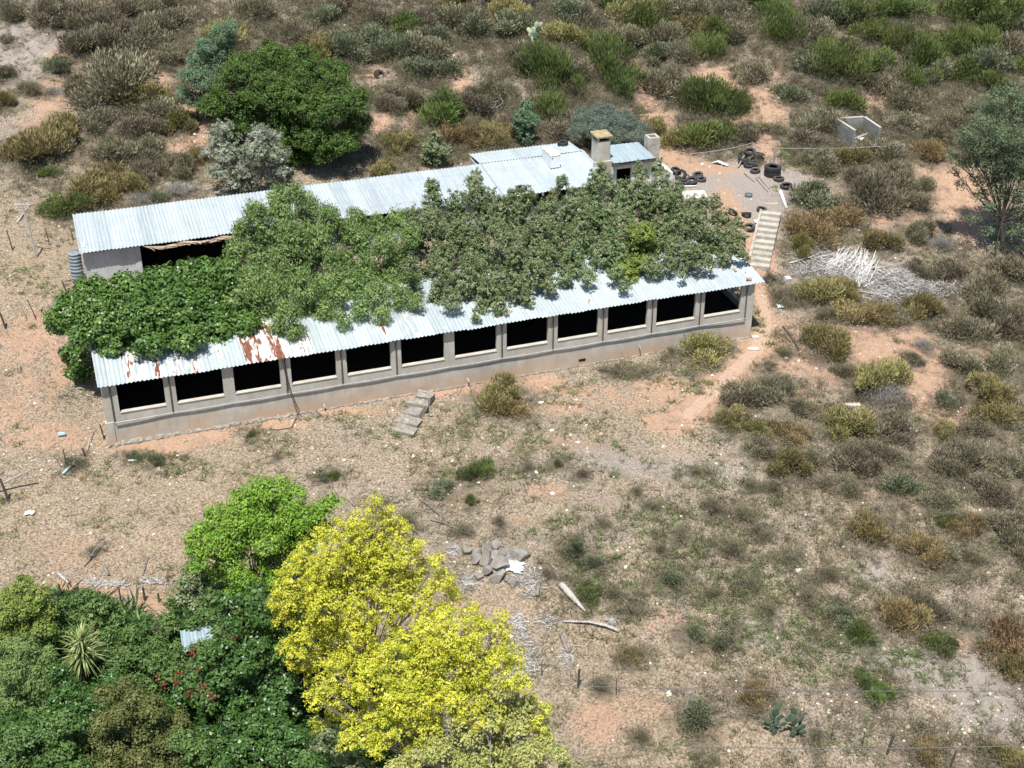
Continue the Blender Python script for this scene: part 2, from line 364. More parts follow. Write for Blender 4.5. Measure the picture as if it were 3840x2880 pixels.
def wall_mat(name, base=(0.50, 0.47, 0.41), stain=(0.56, 0.36, 0.22), zlo=-1.35, zhi=-0.35, light=(0.60, 0.58, 0.535), amt=0.85):
    m, nt, b = newmat(name); v = coord(nt)
    sx = N(nt, 'ShaderNodeSeparateXYZ'); nt.links.new(v, sx.inputs[0])
    n1 = noise(nt, v, 0.9, 6, 0.65); n2 = noise(nt, v, 5, 5, 0.7); n3 = noise(nt, mapping(nt, v, (2.2, 2.2, 0.35)), 1.2, 5, 0.6)
    c = ramp(nt, n1, [(0.34, tuple(x * 0.86 for x in base)), (0.52, base), (0.70, light)])
    c = mix(nt, ramp(nt, n3, [(0.50, 0.0), (0.75, 0.40)]), c, (0.27, 0.26, 0.24))
    c = mix(nt, ramp(nt, n2, [(0.52, 0.0), (0.75, 0.35)]), c, (0.34, 0.33, 0.31))
    hz = N(nt, 'ShaderNodeMapRange'); hz.inputs['From Min'].default_value = zhi; hz.inputs['From Max'].default_value = zlo; nt.links.new(sx.outputs[2], hz.inputs['Value'])
    s = math_(nt, 'MULTIPLY', hz.outputs[0], ramp(nt, noise(nt, mapping(nt, v, (0.35, 1, 1.0)), 1.2, 5, 0.65), [(0.36, 0.0), (0.52, 1.0)]))
    c = mix(nt, math_(nt, 'MULTIPLY', s, amt), c, stain)
    nt.links.new(c, b.inputs['Base Color']); b.inputs['Roughness'].default_value = 0.9; b.inputs['Specular IOR Level'].default_value = 0.2
    bump(nt, b, math_(nt, 'ADD', n2, noise(nt, v, 18, 3, 0.6)), 0.35, 0.02)
    return m
M_wall = wall_mat('weathered_render')
M_wall2 = wall_mat('grey_plaster', base=(0.50, 0.52, 0.53), light=(0.60, 0.62, 0.63), zlo=1.2, zhi=1.8, amt=0.5)
M_roofA = roof_mat('galvanised_rusting_sheet', rust_spans=((0.9, 4.9, 0.5), (7.0, 9.0, 0.9), (9.0, 10.6, .45), (14, 17, .2)), worn=1)
M_roofB = roof_mat('galvanised_sheet', rust=0.35, tint=(0.53, 0.605, 0.63))
M_roofC = roof_mat('blue_grey_sheet', tint=(0.38, 0.50, 0.54), sheet=1.1)
M_sill = simple('pale_concrete_sill', (0.42, 0.385, 0.33), (0.58, 0.54, 0.47), 3, 0.85, 0.15)
M_dark = simple('shade_and_soot_black', (0.018, 0.017, 0.016), (0.032, 0.03, 0.028), 2, 0.95, 0.1, spec=0.05)  # near-black: shade of the deep interiors put into the colour, also for flues
M_pipe = simple('dark_iron_pipe', (0.06, 0.06, 0.06), (0.13, 0.12, 0.11), 5, 0.6, 0.1)
M_rail = simple('grey_conduit', (0.30, 0.30, 0.30), (0.46, 0.46, 0.45), 2, 0.6, 0.1)
M_conc = simple('old_concrete', (0.27, 0.25, 0.21), (0.45, 0.42, 0.36), 2.2, 0.92, 0.5, c3=(0.54, 0.51, 0.45))
M_crumb = simple('broken_footing', (0.16, 0.145, 0.125), (0.32, 0.29, 0.25), 5, 0.95, 0.8, c3=(0.52, 0.46, 0.40))
M_rubber = simple('tyre_rubber', (0.018, 0.018, 0.02), (0.045, 0.045, 0.048), 6, 0.75, 0.4, c3=(0.075, 0.07, 0.066))
M_rubber2 = simple('dusty_tyre_rubber', (0.03, 0.03, 0.03), (0.08, 0.075, 0.07), 6, 0.85, 0.4, c3=(0.16, 0.14, 0.12))
M_wood = simple('grey_weathered_wood', (0.24, 0.21, 0.18), (0.46, 0.42, 0.37), 6, 0.9, 0.4)
M_darkwood = simple('dark_post_wood', (0.055, 0.045, 0.035), (0.13, 0.11, 0.09), 6, 0.9, 0.4)
M_white = simple('white_enamel', (0.70, 0.72, 0.73), (0.82, 0.83, 0.84), 2, 0.4, 0.05, spec=0.5)
M_whitewash = simple('whitewashed_plaster', (0.60, 0.61, 0.60), (0.78, 0.79, 0.78), 1.5, 0.85, 0.3)
M_bone = simple('bleached_dead_wood', (0.27, 0.25, 0.23), (0.48, 0.455, 0.43), 7, 0.9, 0.4, c3=(0.64, 0.62, 0.59))
M_bark = simple('brown_bark', (0.07, 0.055, 0.04), (0.17, 0.135, 0.10), 6, 0.95, 0.6)
M_greybark = simple('grey_bark', (0.16, 0.14, 0.12), (0.32, 0.29, 0.26), 6, 0.95, 0.6)
M_bleach = simple('sun_bleached_branches', (0.42, 0.40, 0.375), (0.66, 0.635, 0.605), 7, 0.9, 0.4, c3=(0.78, 0.76, 0.73))
M_rock = simple('dark_grey_rock', (0.17, 0.16, 0.14), (0.30, 0.28, 0.25), 2.5, 0.92, 0.6, c3=(0.42, 0.385, 0.335))
M_tanrock = simple('tan_stone', (0.36, 0.25, 0.18), (0.54, 0.42, 0.33), 3, 0.92, 0.5)
M_palestone = simple('pale_stone', (0.50, 0.44, 0.37), (0.72, 0.66, 0.58), 3, 0.92, 0.5)
M_teal = simple('pale_turquoise_plastic', (0.28, 0.50, 0.52), (0.40, 0.62, 0.64), 2, 0.45, 0.05)
M_wire = simple('galvanised_wire', (0.10, 0.10, 0.10), (0.18, 0.18, 0.18), 5, 0.5, 0, spec=0.3)
M_palewire = simple('bright_wire', (0.45, 0.45, 0.44), (0.6, 0.6, 0.6), 5, 0.5, 0)

B0 = (0, 0, 0)
def bempty(name): return empty(name, (0, 0, 0), TH)      # building frame: local x = along the front, y = back, z = up

def corr_sheet(name, mat, parent, a0, a1, b0, b1, z0, z1, wl_=0.215, amp=0.030, seed=0, th=0.006, rows=9, jag=0.0):
    """corrugated roof with real waves, thickness, and a little sag between purlins"""
    r = np.random.default_rng(seed)
    nxs = max(8, int((a1 - a0) / wl_ * 8)); xs = np.linspace(a0, a1, nxs + 1); ys = np.linspace(0, 1, rows)
    Xg, Yg = np.meshgrid(xs, ys)
    sheet = 0.86; si = np.floor(xs / sheet).astype(int); off = r.normal(0, 0.006, si.max() - si.min() + 2)[si - si.min()]
    end = r.normal(0, 0.022, si.max() - si.min() + 2)[si - si.min()]
    tri = 2 / pi * np.arcsin(np.sin(2 * pi * (Xg - a0) / wl_)); wv = amp * (0.6 * np.sin(2 * pi * (Xg - a0) / wl_) + 0.4 * tri)
    Zt = z0 + (z1 - z0) * Yg + wv + off[None, :] - 0.015 * np.sin(Yg * pi * 3) ** 2 + 0.012 * np.sin(Xg * 0.9 + Yg * 2)
    Yw = b0 + end[None, :] * (1 - Yg) + (b1 - b0) * Yg
    top = np.stack([Xg, Yw, Zt], -1).reshape(-1, 3); bot = top - np.array([0, 0, th])
    n = nxs + 1; mcount = len(top); vs = np.concatenate([top, bot]); fs = []
    for j in range(rows - 1):
        for i in range(nxs):
            q = j * n + i; fs.append((q, q + 1, q + n + 1, q + n)); fs.append((mcount + q, mcount + q + n, mcount + q + n + 1, mcount + q + 1))
    for i in range(nxs):
        fs.append((i, mcount + i, mcount + i + 1, i + 1)); q = (rows - 1) * n + i; fs.append((q, q + 1, mcount + q + 1, mcount + q))
    for j in range(rows - 1):
        q = j * n; fs.append((q, q + n, mcount + q + n, mcount + q)); q = j * n + nxs; fs.append((q, mcount + q, mcount + q + n, q + n))
    me = bpy.data.meshes.new(name); me.from_pydata([tuple(map(float, p)) for p in vs], [], fs); me.materials.append(mat); me.update()
    return link(name, me, parent)

# ================================================================== LOWER SHED
shed = bempty('lower_shed')
tag(shed, 'long grey shed with twelve dark open bays under a rust-patched corrugated roof', 'shed')
wl_b = MB(); T = 0.20
L0, L1 = -0.36, 36.45
ZB, ZS, ZT = -1.75, 0.42, 2.12
PW = {i: (0.34, 0.34) for i in range(13)}
# windows between bay lines
wins = []
for i in range(12):
    l = 3 * i + (0.38 if i == 0 else 0.29); r_ = 3 * i + 2.71
    if i == 11: r_ = 35.60
    wins.append((l, r_))
wl_b.box(L0, L1, 0, T, ZB, ZS)                   # plinth and apron below the sills
prev = L0
for (l, r_) in wins:
    wl_b.box(prev, l, 0, T, ZS, ZT); prev = r_
wl_b.box(prev, L1, 0, T, ZS, ZT)
wl_b.box(L0, L0 + T, T, 5.4, ZB, 2.30)             # left end wall
wl_b.box(L0 + T, L1 - T, 5.4 - T, 5.4, ZB, 2.42)    # back wall
# right end wall with an opening
wl_b.box(L1 - T, L1, T, 5.4, ZB, 0.3); wl_b.box(L1 - T, L1, T, 0.7, 0.3, 2.2); wl_b.box(L1 - T, L1, 4.7, 5.4, 0.3, 2.4); 
wl_b.obj('wall', M_wall, shed, bevel=0.012)
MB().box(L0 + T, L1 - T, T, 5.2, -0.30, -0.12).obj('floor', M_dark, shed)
MB().box(L0 + T, L1 - T - .02, 5.14, 5.197, -0.12, 2.40).box(L0 + T, L0 + T + 0.05, T, 5.14, -0.12, 2.25).obj('shade_backing', M_dark, shed)  # black sheets added inside the walls, painting the bays' shade
for (l, r_) in wins:
    s = MB(); s.box(l + 0.002, r_ - 0.002, -0.035, T + 0.02, ZS + 0.001, ZS + 0.06); s.obj('window_sill', M_sill, shed, bevel=0.01)
corr_sheet('roof', M_roofA, shed, -0.52, 36.92, -0.27, 5.62, 2.25, 2.90, seed=3)
pu = MB()
for yb, zz in ((0.10, 2.195), (1.4, 2.335), (2.8, 2.49), (4.1, 2.63), (5.3, 2.765)):
    pu.box(L0 + 0.02, L1 + 0.2, yb - 0.035, yb + 0.035, zz - 0.08, zz)
pu.obj('purlins', M_darkwood, shed)
# uprights and the conduit along the ledge
for i in range(13):
    if i in (2, 6): continue
    x = 3.0 * i + (0.45 if i == 0 else 0)*0
    x = {0: 0.04, 12: 35.93}.get(i, 3.0 * i)
    p = MB(); p.tube([(x, -0.055, -0.02), (x, -0.055, 2.12)], 0.036, 8); p.box(x - 0.03, x + 0.03, -0.10, -0.002, 2.02, 2.12)
    p.obj('downpipe', M_pipe, shed)
rl = MB(); pts = []
for k in range(0, 145):
    a = 0.04 + (35.93 - 0.04) * k / 144; t = (a % 3.0) / 3.0
    d = 0.07 + 0.012 * sin(pi * t)
    edge = max(0, 1 - a / 2.2) + max(0, 1 - (35.93 - a) / 2.4)
    pts.append((a, -d - 0.045 * edge, -0.035 - 0.006 * sin(pi * t)))
rl.tube(pts, 0.034, 8)
rl.obj('conduit', M_rail, shed, smooth=True)
# buttress like corner pier, crumbling footing, vents
MB().box(-0.44, -0.02, -0.05, 0.30, -1.35, -0.02).obj('corner_pier', M_wall, shed, bevel=0.02)
ft = MB(); r_ = random.Random(5); n_ = 0; x = -0.5; prevt = 0.1; crack = 0
while x < 36.6:
    g = float(ter(*W(x, -0.1)[:2])); big = 1.0 if x < 9 else 0.40 if x < 22 else 0.22
    prevt = 0.6 * prevt + 0.4 * (r_.uniform(0.0, 0.22) if r_.random() > .25 else 0.0) * big; dp = -0.05 - (prevt + r_.uniform(0, .10)) * 0.85 * big
    j_ = lambda q=0.025: r_.uniform(-q, q)
    ft.v += [(x, 0.02, g - .4), (x + j_(), dp + j_(.03), g - .4), (x + j_(), dp + j_(.03), g + .04 + prevt * .4 + j_()), (x + j_(), dp * .6 + j_(), g + .07 + prevt + j_(.04)), (x, 0.02, g + .08 + prevt * 1.1 + j_())]
    n_ += 1; x += r_.uniform(0.08, 0.22)
for q in range(n_ - 1):
    for k in range(5): ft.f.append((q * 5 + k, (q + 1) * 5 + k, (q + 1) * 5 + (k + 1) % 5, q * 5 + (k + 1) % 5))
ft.obj('footing', M_crumb, shed)
for a, z in ((25.6, -1.12), (33.0, -1.18)):
    v = MB(); v.box(a, a + 0.42, -0.015, -0.003, z, z + 0.16); v.obj('air_vent', M_dark, shed)
for a, z in ((8.4, -1.28), (19.0, -1.0), (29.3, -0.72), (10.9, -1.1)):
    v = MB(); v.tube([(a, 0.0, z), (a, -0.16, z - 0.02), (a, -0.2, z - 0.1)], 0.045, 8); v.obj('spout', M_rail, shed)
# timber frame seen through the last bay
fr = MB()
for k in range(5): fr.tube([(36.3, 0.9 + k * 0.75, 0.2), (36.3, 1.1 + k * 0.75, 2.3)], 0.03, 6)
fr.tube([(36.3, 0.4, 0.5), (36.3, 4.8, 2.1)], 0.035, 6); fr.tube([(36.3, 0.4, 2.0), (36.3, 4.8, 0.6)], 0.03, 6); fr.tube([(36.3, 0.3, 1.25), (36.3, 4.9, 1.3)], 0.03, 6)
fr.obj('timber_frame', M_wood, shed)

# hose from the eave
hz = MB(); hp = []
q0 = W(8.95, -0.3, 2.1)
for k in range(24):
    t = k / 23
    hp.append((8.95 + 0.55 * t * t, -0.16 - 0.25 * t, 2.1 - 3.1 * t))
g0 = G(640, 905); g1 = G(630, 925); g2 = G(600, 930); g3 = G(582, 928)
for g in (g0, g1, g2, g3):
    a_, b_ = AB(g[0], g[1]); hp.append((a_, b_, g[2] + 0.04))
hz.tube(hp, 0.022, 6)
hz.tube([(8.85, -0.14, 2.1), (9.05, -0.12, 0.4), (9.3, -0.2, -0.8), (9.42, -0.5, -1.38)], 0.016, 6)
o = hz.obj('hose', M_rubber, None, smooth=True, rot=(0, 0, TH)); tag(o, 'black hose hanging from the lower shed eave and curling onto the ground', 'hose')

# ================================================================== UPPER SHED
up = bempty('upper_shed')
tag(up, 'long upper shed of pale corrugated roofing half hidden behind the trees on the terrace', 'shed')
Z1 = 1.30
uw = MB()
FB = 13.85
uw.box(-0.02, 2.95, FB, FB + 0.2, 0.9, 3.38)
uw.box(2.95, 3.22, FB - 0.03, FB + 0.2, 0.9, 3.38)
uw.box(9.6, 16.2, FB, FB + 0.2, 0.9, 3.38)
uw.box(16.2, 19.0, FB, FB + 0.2, 0.9, 2.3); uw.box(19.0, 24.0, FB, FB + 0.2, 0.9, 3.38)
uw.box(24.0, 30.0, FB, FB + 0.2, 0.9, 2.4); uw.box(30.0, 32.7, FB, FB + 0.2, 0.9, 3.38)
uw.box(-0.02, 0.18, FB + 0.2, 18.2, 0.9, 3.60); uw.box(0.18, 25.7, 18.0, 18.2, 0.9, 3.66)
uw.box(32.5, 32.7, FB + 0.2, 18.2, 0.9, 3.6)
uw.box(25.7, 25.9, 18.2, 20.7, 0.9, 3.42); uw.box(25.9, 32.5, 20.5, 20.7, 0.9, 3.40); uw.box(32.5, 32.7, 18.2, 20.7, 0.9, 3.42)
uw.obj('wall', M_wall2, up, bevel=0.01)
MB().box(3.25, 9.6, FB + 0.5, 18.0, 1.22, 1.36).box(3.25, 9.59, 17.9, 17.995, 1.36, 3.5).box(16.2, 30, 17.8, 17.9, 1.36, 3.5).box(9.6, 9.7, 14.1, 17.9, 1.36, 3.5).box(3.15, 3.21, 14.1, 17.9, 1.36, 3.5).obj('shade_backing', M_dark, up)  # added black sheets and floor that paint the shade behind the openings
corr_sheet('roof', M_roofB, up, -0.2, 25.65, 13.42, 18.45, 3.50, 3.85, seed=11)
corr_sheet('roof', M_roofB, up, 25.68, 32.98, 13.36, 18.50, 3.53, 3.88, seed=12)
corr_sheet('lean_to_roof', M_roofB, up, 25.7, 32.9, 18.48, 20.95, 3.84, 3.60, seed=13)
MB().box(25.7, 32.9, 18.36, 18.60, 3.905, 3.925).obj('ridge_flashing', M_roofB, up)
MB().box(0.1, 32.8, 13.62, 13.70, 3.38, 3.455).box(-0.05, 0.0, 13.6, 18.3, 3.40, 3.46).obj('fascia', M_darkwood, up)
# small kitchen block
kb = MB()
kb.box(33.95, 34.35, 15.95, 16.15, 1.0, 3.83); kb.box(35.4, 36.9, 15.95, 16.15, 1.0, 3.83); kb.box(34.35, 35.4, 15.95, 16.15, 3.3, 3.83)
kb.box(33.95, 34.1, 16.15, 18.2, 1.0, 3.83); kb.box(36.75, 36.9, 16.15, 18.2, 1.0, 3.83); kb.box(34.1, 36.75, 18.05, 18.2, 1.0, 3.83)
kb.obj('kitchen_wall', M_whitewash, up, bevel=0.01)
MB().box(33.85, 37.0, 15.60, 15.66, 3.66, 3.90).obj('kitchen_fascia', M_pipe, up)
MB().box(34.1, 36.74, 17.9, 18.04, 1.3, 3.8).obj('kitchen_shade_backing', M_dark, up)  # black sheet added to paint the shade beyond the doorway
corr_sheet('kitchen_roof', M_roofC, up, 33.95, 36.95, 15.55, 18.45, 3.93, 4.02, wl_=0.34, amp=0.012, seed=14)
# big chimney with capped opening
ch = empty('chimney', (0, 0, 0)); ch.parent = up
cb = MB(); cb.box(32.98, 33.90, 16.10, 17.15, 1.3, 5.28)
cb.obj('stack', wall_mat('chimney_concrete', base=(0.50, 0.46, 0.39), light=(0.62, 0.58, 0.50), zlo=-50, zhi=-40), ch, bevel=0.02)
cp = MB(); 
for (x, y) in ((32.98, 16.10), (33.78, 16.10), (32.98, 17.03), (33.78, 17.03)): cp.box(x, x + 0.12, y, y + 0.12, 5.28, 5.55)
cp.obj('cap_support', M_conc, ch); 
MB().box(33.11, 33.77, 16.3, 16.95, 5.28, 5.33).obj('flue', M_dark, ch)
MB().box(32.88, 34.0, 16.0, 17.25, 5.55, 5.68).obj('cap_slab', simple('lichened_slab', (0.20, 0.17, 0.11), (0.40, 0.33, 0.18), 3, 0.95, 0.5, c3=(0.46, 0.42, 0.33)), ch, bevel=0.02)
MB().box(32.7, 33.95, 15.9, 16.09, 1.3, 3.98).obj('chimney_base', M_conc, ch, bevel=0.02)
ch2 = empty('chimney', (0, 0, 0)); ch2.parent = up
s2 = MB(); x0, x1, y0, y1, za, zb = 37.05, 37.85, 17.0, 17.8, 1.2, 4.75
s2.box(x0, x1, y0, y0 + .17, za, zb); s2.box(x0, x1, y1 - .17, y1, za, zb); s2.box(x0, x0 + .17, y0 + .17, y1 - .17, za, zb); s2.box(x1 - .17, x1, y0 + .17, y1 - .17, za, zb)
s2.obj('stack', M_conc, ch2, bevel=0.015); MB().box(x0 + .17, x1 - .17, y0 + .17, y1 - .17, za, zb - .5).obj('flue', M_dark, ch2)
wf = MB()   # whitewashed outdoor fireplace with sloping shoulders
wf.hexa([(36.95, 15.1, 1.2), (38.05, 15.1, 1.2), (38.05, 16.3, 1.2), (36.95, 16.3, 1.2), (36.95, 15.1, 3.35), (38.05, 15.1, 2.95), (38.05, 16.3, 3.0), (36.95, 16.3, 3.75)])
wf.obj('fireplace', M_whitewash, up, bevel=0.02)
# reed fringe hanging from the eave
rf = MB(); r_ = random.Random(3)
for k in range(60):
    a = 3.4 + 6.0 * k / 60; s_ = 0.14 * sin((a - 3.4) / 6.0 * pi * 2.6)
    rf.tube([(a, 13.36, 3.46 - abs(s_)), (a + 0.35, 13.30 + r_.uniform(-.05, .05), 3.40 - abs(s_) - r_.uniform(0, .12)), (a + r_.uniform(.4, .8), 13.28 + r_.uniform(-.08, .05), 3.36 - r_.uniform(0, .22))], r_.uniform(0.012, 0.035), 5)
for k in range(16):
    a = 9.0 + r_.uniform(0, 0.45); rf.tube([(a, 13.3, 3.45), (a + r_.uniform(-.1, .3), 13.5, 3.60 + r_.uniform(0, .05)), (a + r_.uniform(-.3, .3), 14.1 + r_.uniform(-.2, .4), 3.68 + r_.uniform(0, .05))], 0.03, 5)
    rf.tube([(a, 13.33, 3.45), (a + 0.1, 13.25, 3.1), (a + 0.15 + r_.uniform(-.1, .1), 13.25, 2.5 + r_.uniform(0, .6))], 0.016, 5)
o = rf.obj('reed_fringe', simple('dry_reed', (0.40, 0.30, 0.20), (0.66, 0.55, 0.42), 8, 0.9, 0.2), None, rot=(0, 0, TH))
tag(o, 'torn dry reed matting hanging along the upper shed eave above the open dark bay', 'reed matting')

# tank at the left end of the upper shed
tk = MB(); prof = [(0.02, 0)]
for k in range(0, 61):
    z = 2.05 * k / 60; prof.append((0.36 + 0.02 * sin(z * 2 * pi / 0.22) + (0.03 if 0.95 < z < 1.02 else 0), z))
prof.append((0.02, 2.05)); prof += [(0.01, 1.0)]
tk.lathe(prof, 22)
o = tk.obj('water_tank', simple('blue_grey_weathered_iron', (0.16, 0.20, 0.22), (0.32, 0.37, 0.39), 3, 0.6, 0.2), None, smooth=True, loc=W(-0.50, 14.35, 1.15))
tag(o, 'weathered blue-grey corrugated tank standing against the left end of the upper shed', 'tank')

# chest freezer lying on the roof
fz = empty('chest_freezer', W(29.85, 16.35, 3.93), TH + radians(2))
tag(fz, 'white rusting chest freezer dumped on the upper shed roof', 'freezer')
MB().box(0, 0.66, -0.0, 1.6, -0.15, 0.66).obj('cabinet', M_white, fz, bevel=0.03)
mm, nt, b = newmat('rusty_white_lid'); v = coord(nt)
nt.links.new(ramp(nt, noise(nt, v, 4, 5, 0.7), [(0.45, (0.8, 0.78, 0.76)), (0.55, (0.75, 0.70, 0.66)), (0.60, (0.38, 0.15, 0.10)), (0.75, (0.26, 0.10, 0.07))]), b.inputs['Base Color']); b.inputs['Roughness'].default_value = 0.5
MB().box(-0.015, 0.675, -0.015, 1.615, 0.662, 0.73).obj('lid', mm, fz, bevel=0.015)
MB().box(0.05, 0.14, -0.02, -0.002, 0.50, 0.56).obj('handle', M_pipe, fz)

# ================================================================== TYRES
def tyre_mesh(name, R, wd, mat, lugs=0):
    b = MB(); h = wd / 2; ri = R * 0.56
    prof = [(ri, -h * 0.72), (ri + 0.02, -h * 0.85), (R * 0.78, -h * 1.02), (R * 0.93, -h * 0.92), (R, -h * 0.62), (R * 1.005, 0), (R, h * 0.62), (R * 0.93, h * 0.92), (R * 0.78, h * 1.02), (ri + 0.02, h * 0.85), (ri, h * 0.72),
            (ri + 0.03, h * 0.62), (R * 0.80, h * 0.80), (R * 0.93, h * 0.5), (R * 0.94, -h * 0.5), (R * 0.80, -h * 0.80), (ri + 0.03, -h * 0.62)]
    b.lathe(prof, 36)
    n = lugs or 40
    for k in range(n):
        a = 2 * pi * k / n
        for s in (-1, 1):
            a2 = a + (s * 0.5) * 2 * pi / n * 0.5
            c, q = cos(a2), sin(a2); d = R * (1.03 if not lugs else 1.05); dw = 2 * pi * R / n * (0.28 if not lugs else 0.3)
            z0, z1 = (0.06 * h, 0.70 * h) if s > 0 else (-0.70 * h, -0.06 * h)
            vs = []
            for z in (z0, z1):
                for (rr, tt) in ((R * 0.985, -dw), (d, -dw), (d, dw), (R * 0.985, dw)):
                    vs.append((rr * c - tt * q, rr * q + tt * c, z))
            b.hexa([vs[0], vs[1], vs[2], vs[3], vs[4], vs[5], vs[6], vs[7]])
    return b.mesh(name, mat, smooth=False)
ME_T = tyre_mesh('tyre', 0.315, 0.20, M_rubber); ME_TD = tyre_mesh('tyre', 0.315, 0.20, M_rubber2); ME_BT = tyre_mesh('tractor_tyre', 0.55, 0.34, M_rubber, lugs=24)
ME_X = 0
TY = 'old tyres dumped around the yard'
def tyre(pos, s=1.0, rot=(0, 0, 0), label='', me=None, grp=TY):
    o = link('tyre', me or ME_T, None, loc=pos, rot=rot, scale=(s, s, s)); tag(o, label, 'tyre', grp); return o
def onz(P, z): return (P[0], P[1], P[2] + z)
tyl = [ # px, py, scale, tilt x, tilt y, height, dusty, label
 (1645,456,1.02,.08,.1,.12,0,'flat tyre lying just left of the top of the concrete steps'),
 (1612,466,1.0,-.25,.2,.14,0,'tyre left of the concrete steps, propped on orange soil'),
 (1583,463,1.0,.5,.3,.22,0,'tyre half standing at the edge of the shrub crowns, left of two lying tyres'),
 (1618,495,1.15,-.25,-.1,.14,1,'dusty tyre beside the concrete steps with grass in its hole'),
 (1698,406,1.28,-.12,.1,.14,0,'large black tyre at the right edge of the yard above a white strip'),
 (1682,389,1.15,.05,0,.10,1,'dusty brown tyre filled with sand at the right of the yard'),
 (1631,372,1.1,.1,0,.12,0,'tyre lying in front of the tyre heap, left of the tractor tyres'),
 (1617,360,1.1,-.1,.15,.12,0,'tyre at the front foot of the tyre heap, lowest left'),
 (1603,343,1.0,.9,.2,.26,0,'small tyre leaning at the left side of the tyre heap'),
 (1636,346,1.5,-.55,.25,.40,0,'wide tyre leaning on the right of the tyre heap'),
 (1618,345,1.25,.15,-.2,.62,0,'tyre on the top of the tyre heap'),
 (1607,352,1.3,.25,.2,.22,0,'tyre underneath at the back of the tyre heap'),
 (1628,356,1.35,.0,.2,.14,0,'tyre squashed under the poles of the tyre heap'),
 (1494,396,1.2,-.35,-.1,.20,0,'black tyre tilted toward the camera beside the white plank'),
 (1507,383,1.15,-.15,.2,.16,1,'dusty tyre behind the tilted one beside the white plank'),
 (1515,391,1.0,.1,.1,.12,0,'tyre tucked under the right edge of a pair near the white plank'),
 (1460,375,1.15,-.2,.3,.22,0,'tyre by the whitewashed fireplace, hindmost of three'),
 (1470,388,1.25,1.0,.1,.36,0,'tyre standing on edge right of the whitewashed fireplace'),
 (1478,398,1.15,-.1,-.1,.14,0,'tyre nearest the shrub crowns right of the whitewashed fireplace'),
 (1019,205,1.15,-.7,-.2,.30,0,'tyre leaning by a heap of grey wire on the hillside'),
 (1168,62,1.6,-.4,.2,.25,1,'grey tyre on the hillside behind the prickly pear'),
 (1065,52,1.2,.1,.2,.2,0,'tyre half buried in scrub below the hilltop tyre row'),
]
for i, (px, py, s, tx, tyy, h, du, lb) in enumerate(tyl):
    P = G(px, py); tyre(onz(P, h * 0.95 * 1.0), s, (tx, tyy, i * 0.7), lb, ME_TD if (du or i % 3 == 0) else ME_T)
P = G(820, 165); tyre(onz(P, 0.1), 1.3, (.9, .3, .5), 'lone tyre standing half hidden on orange soil above the dark green tree')
for k, (px, py) in enumerate(((1055, 12), (1078, 9), (1100, 8), (1125, 10), (1143, 14))):
    P = G(px, py); tyre(onz(P, 0.22), 1.7, (.5 + .2 * (k % 2), .3 * (-1) ** k, k), ['leftmost', 'second', 'middle', 'fourth', 'rightmost'][k] + ' tyre of the dark row at the top edge of the hillside')
P = G(1668, 378)
t1 = link('tyre', ME_BT, None, loc=onz(P, 0.17), rot=(0, 0, 0.2)); tag(t1, 'thick tractor tyre at the bottom of the stack of two', 'tyre', TY)
t2 = link('tyre', ME_BT, None, loc=onz(P, 0.51), rot=(0.03, 0.02, 0.9)); tag(t2, 'tractor tyre lying on top of another, weeds growing in its hole', 'tyre', TY)
tyre(W(27.0, 14.0, 3.70), 1.15, (0.06, 0, 1), 'tyre weighing down the front edge of the upper shed roof')
tyre(W(32.2, 20.4, 3.78), 1.15, (0.0, 0.1, 2), 'tyre weighing down the back corner of the lean-to roof beside the chimney')

# ================================================================== CONCRETE STEPS
def steps(name, label, P0, P1, n, wd, mat, side=True, broken=0, group=None):
    P0 = np.array(P0); P1 = np.array(P1); d = P1 - P0; run = np.hypot(d[0], d[1]); rise = d[2] / n; tr = run / n; ang = math.atan2(d[1], d[0])
    e = empty(name, P0, ang); tag(e, label, 'steps', group)
    r_ = random.Random(4)
    for i in range(n):
        b = MB(); j = lambda s: r_.uniform(-s, s) * broken
        zt = rise * (i + 1); x0 = tr * i; x1 = tr * (i + 1) + (0.0)
        b.hexa([(x0, -wd / 2, zt - rise - 0.25), (x1 - 0.003, -wd / 2, zt - rise - 0.25), (x1 - 0.003, wd / 2, zt - rise - 0.25), (x0, wd / 2, zt - rise - 0.25),
                (x0 + j(.06), -wd / 2 + j(.15), zt + j(.05)), (x1 - 0.003, -wd / 2 + j(.12), zt + j(.05)), (x1 - 0.003, wd / 2 + j(.12), zt + j(.05)), (x0 + j(.06), wd / 2 + j(.15), zt + j(.05))])
        b.obj('tread', mat, e, bevel=0.015)
    if side:
        b = MB()
        b.hexa([(-0.15, wd / 2 + 0.01, -0.5), (run, wd / 2 + 0.01, d[2] - 0.7), (run, wd / 2 + 0.16, d[2] - 0.7), (-0.15, wd / 2 + 0.16, -0.5), (0.6, wd / 2 + 0.01, 0.35), (run, wd / 2 + 0.01, d[2] + 0.08), (run, wd / 2 + 0.16, d[2] + 0.08), (0.6, wd / 2 + 0.16, 0.35)])
        b.obj('cheek_wall', M_conc, e, bevel=0.01)
    return e
pb = W(40.25, 6.45, -0.50); pt_ = W(43.0, 10.3, 1.45)
steps('steps', 'straight flight of concrete steps climbing from the lower shed to the tyre yard', pb, pt_, 10, 1.25, M_conc)
gA = G(868, 938); gB = G(921, 858)
steps('steps', 'short broken flight of stone steps in the grass below the lower shed', (gA[0], gA[1], gA[2] + 0.02), (gB[0], gB[1], gB[2] + 0.42), 5, 1.02, M_crumb, side=False, broken=1.6)

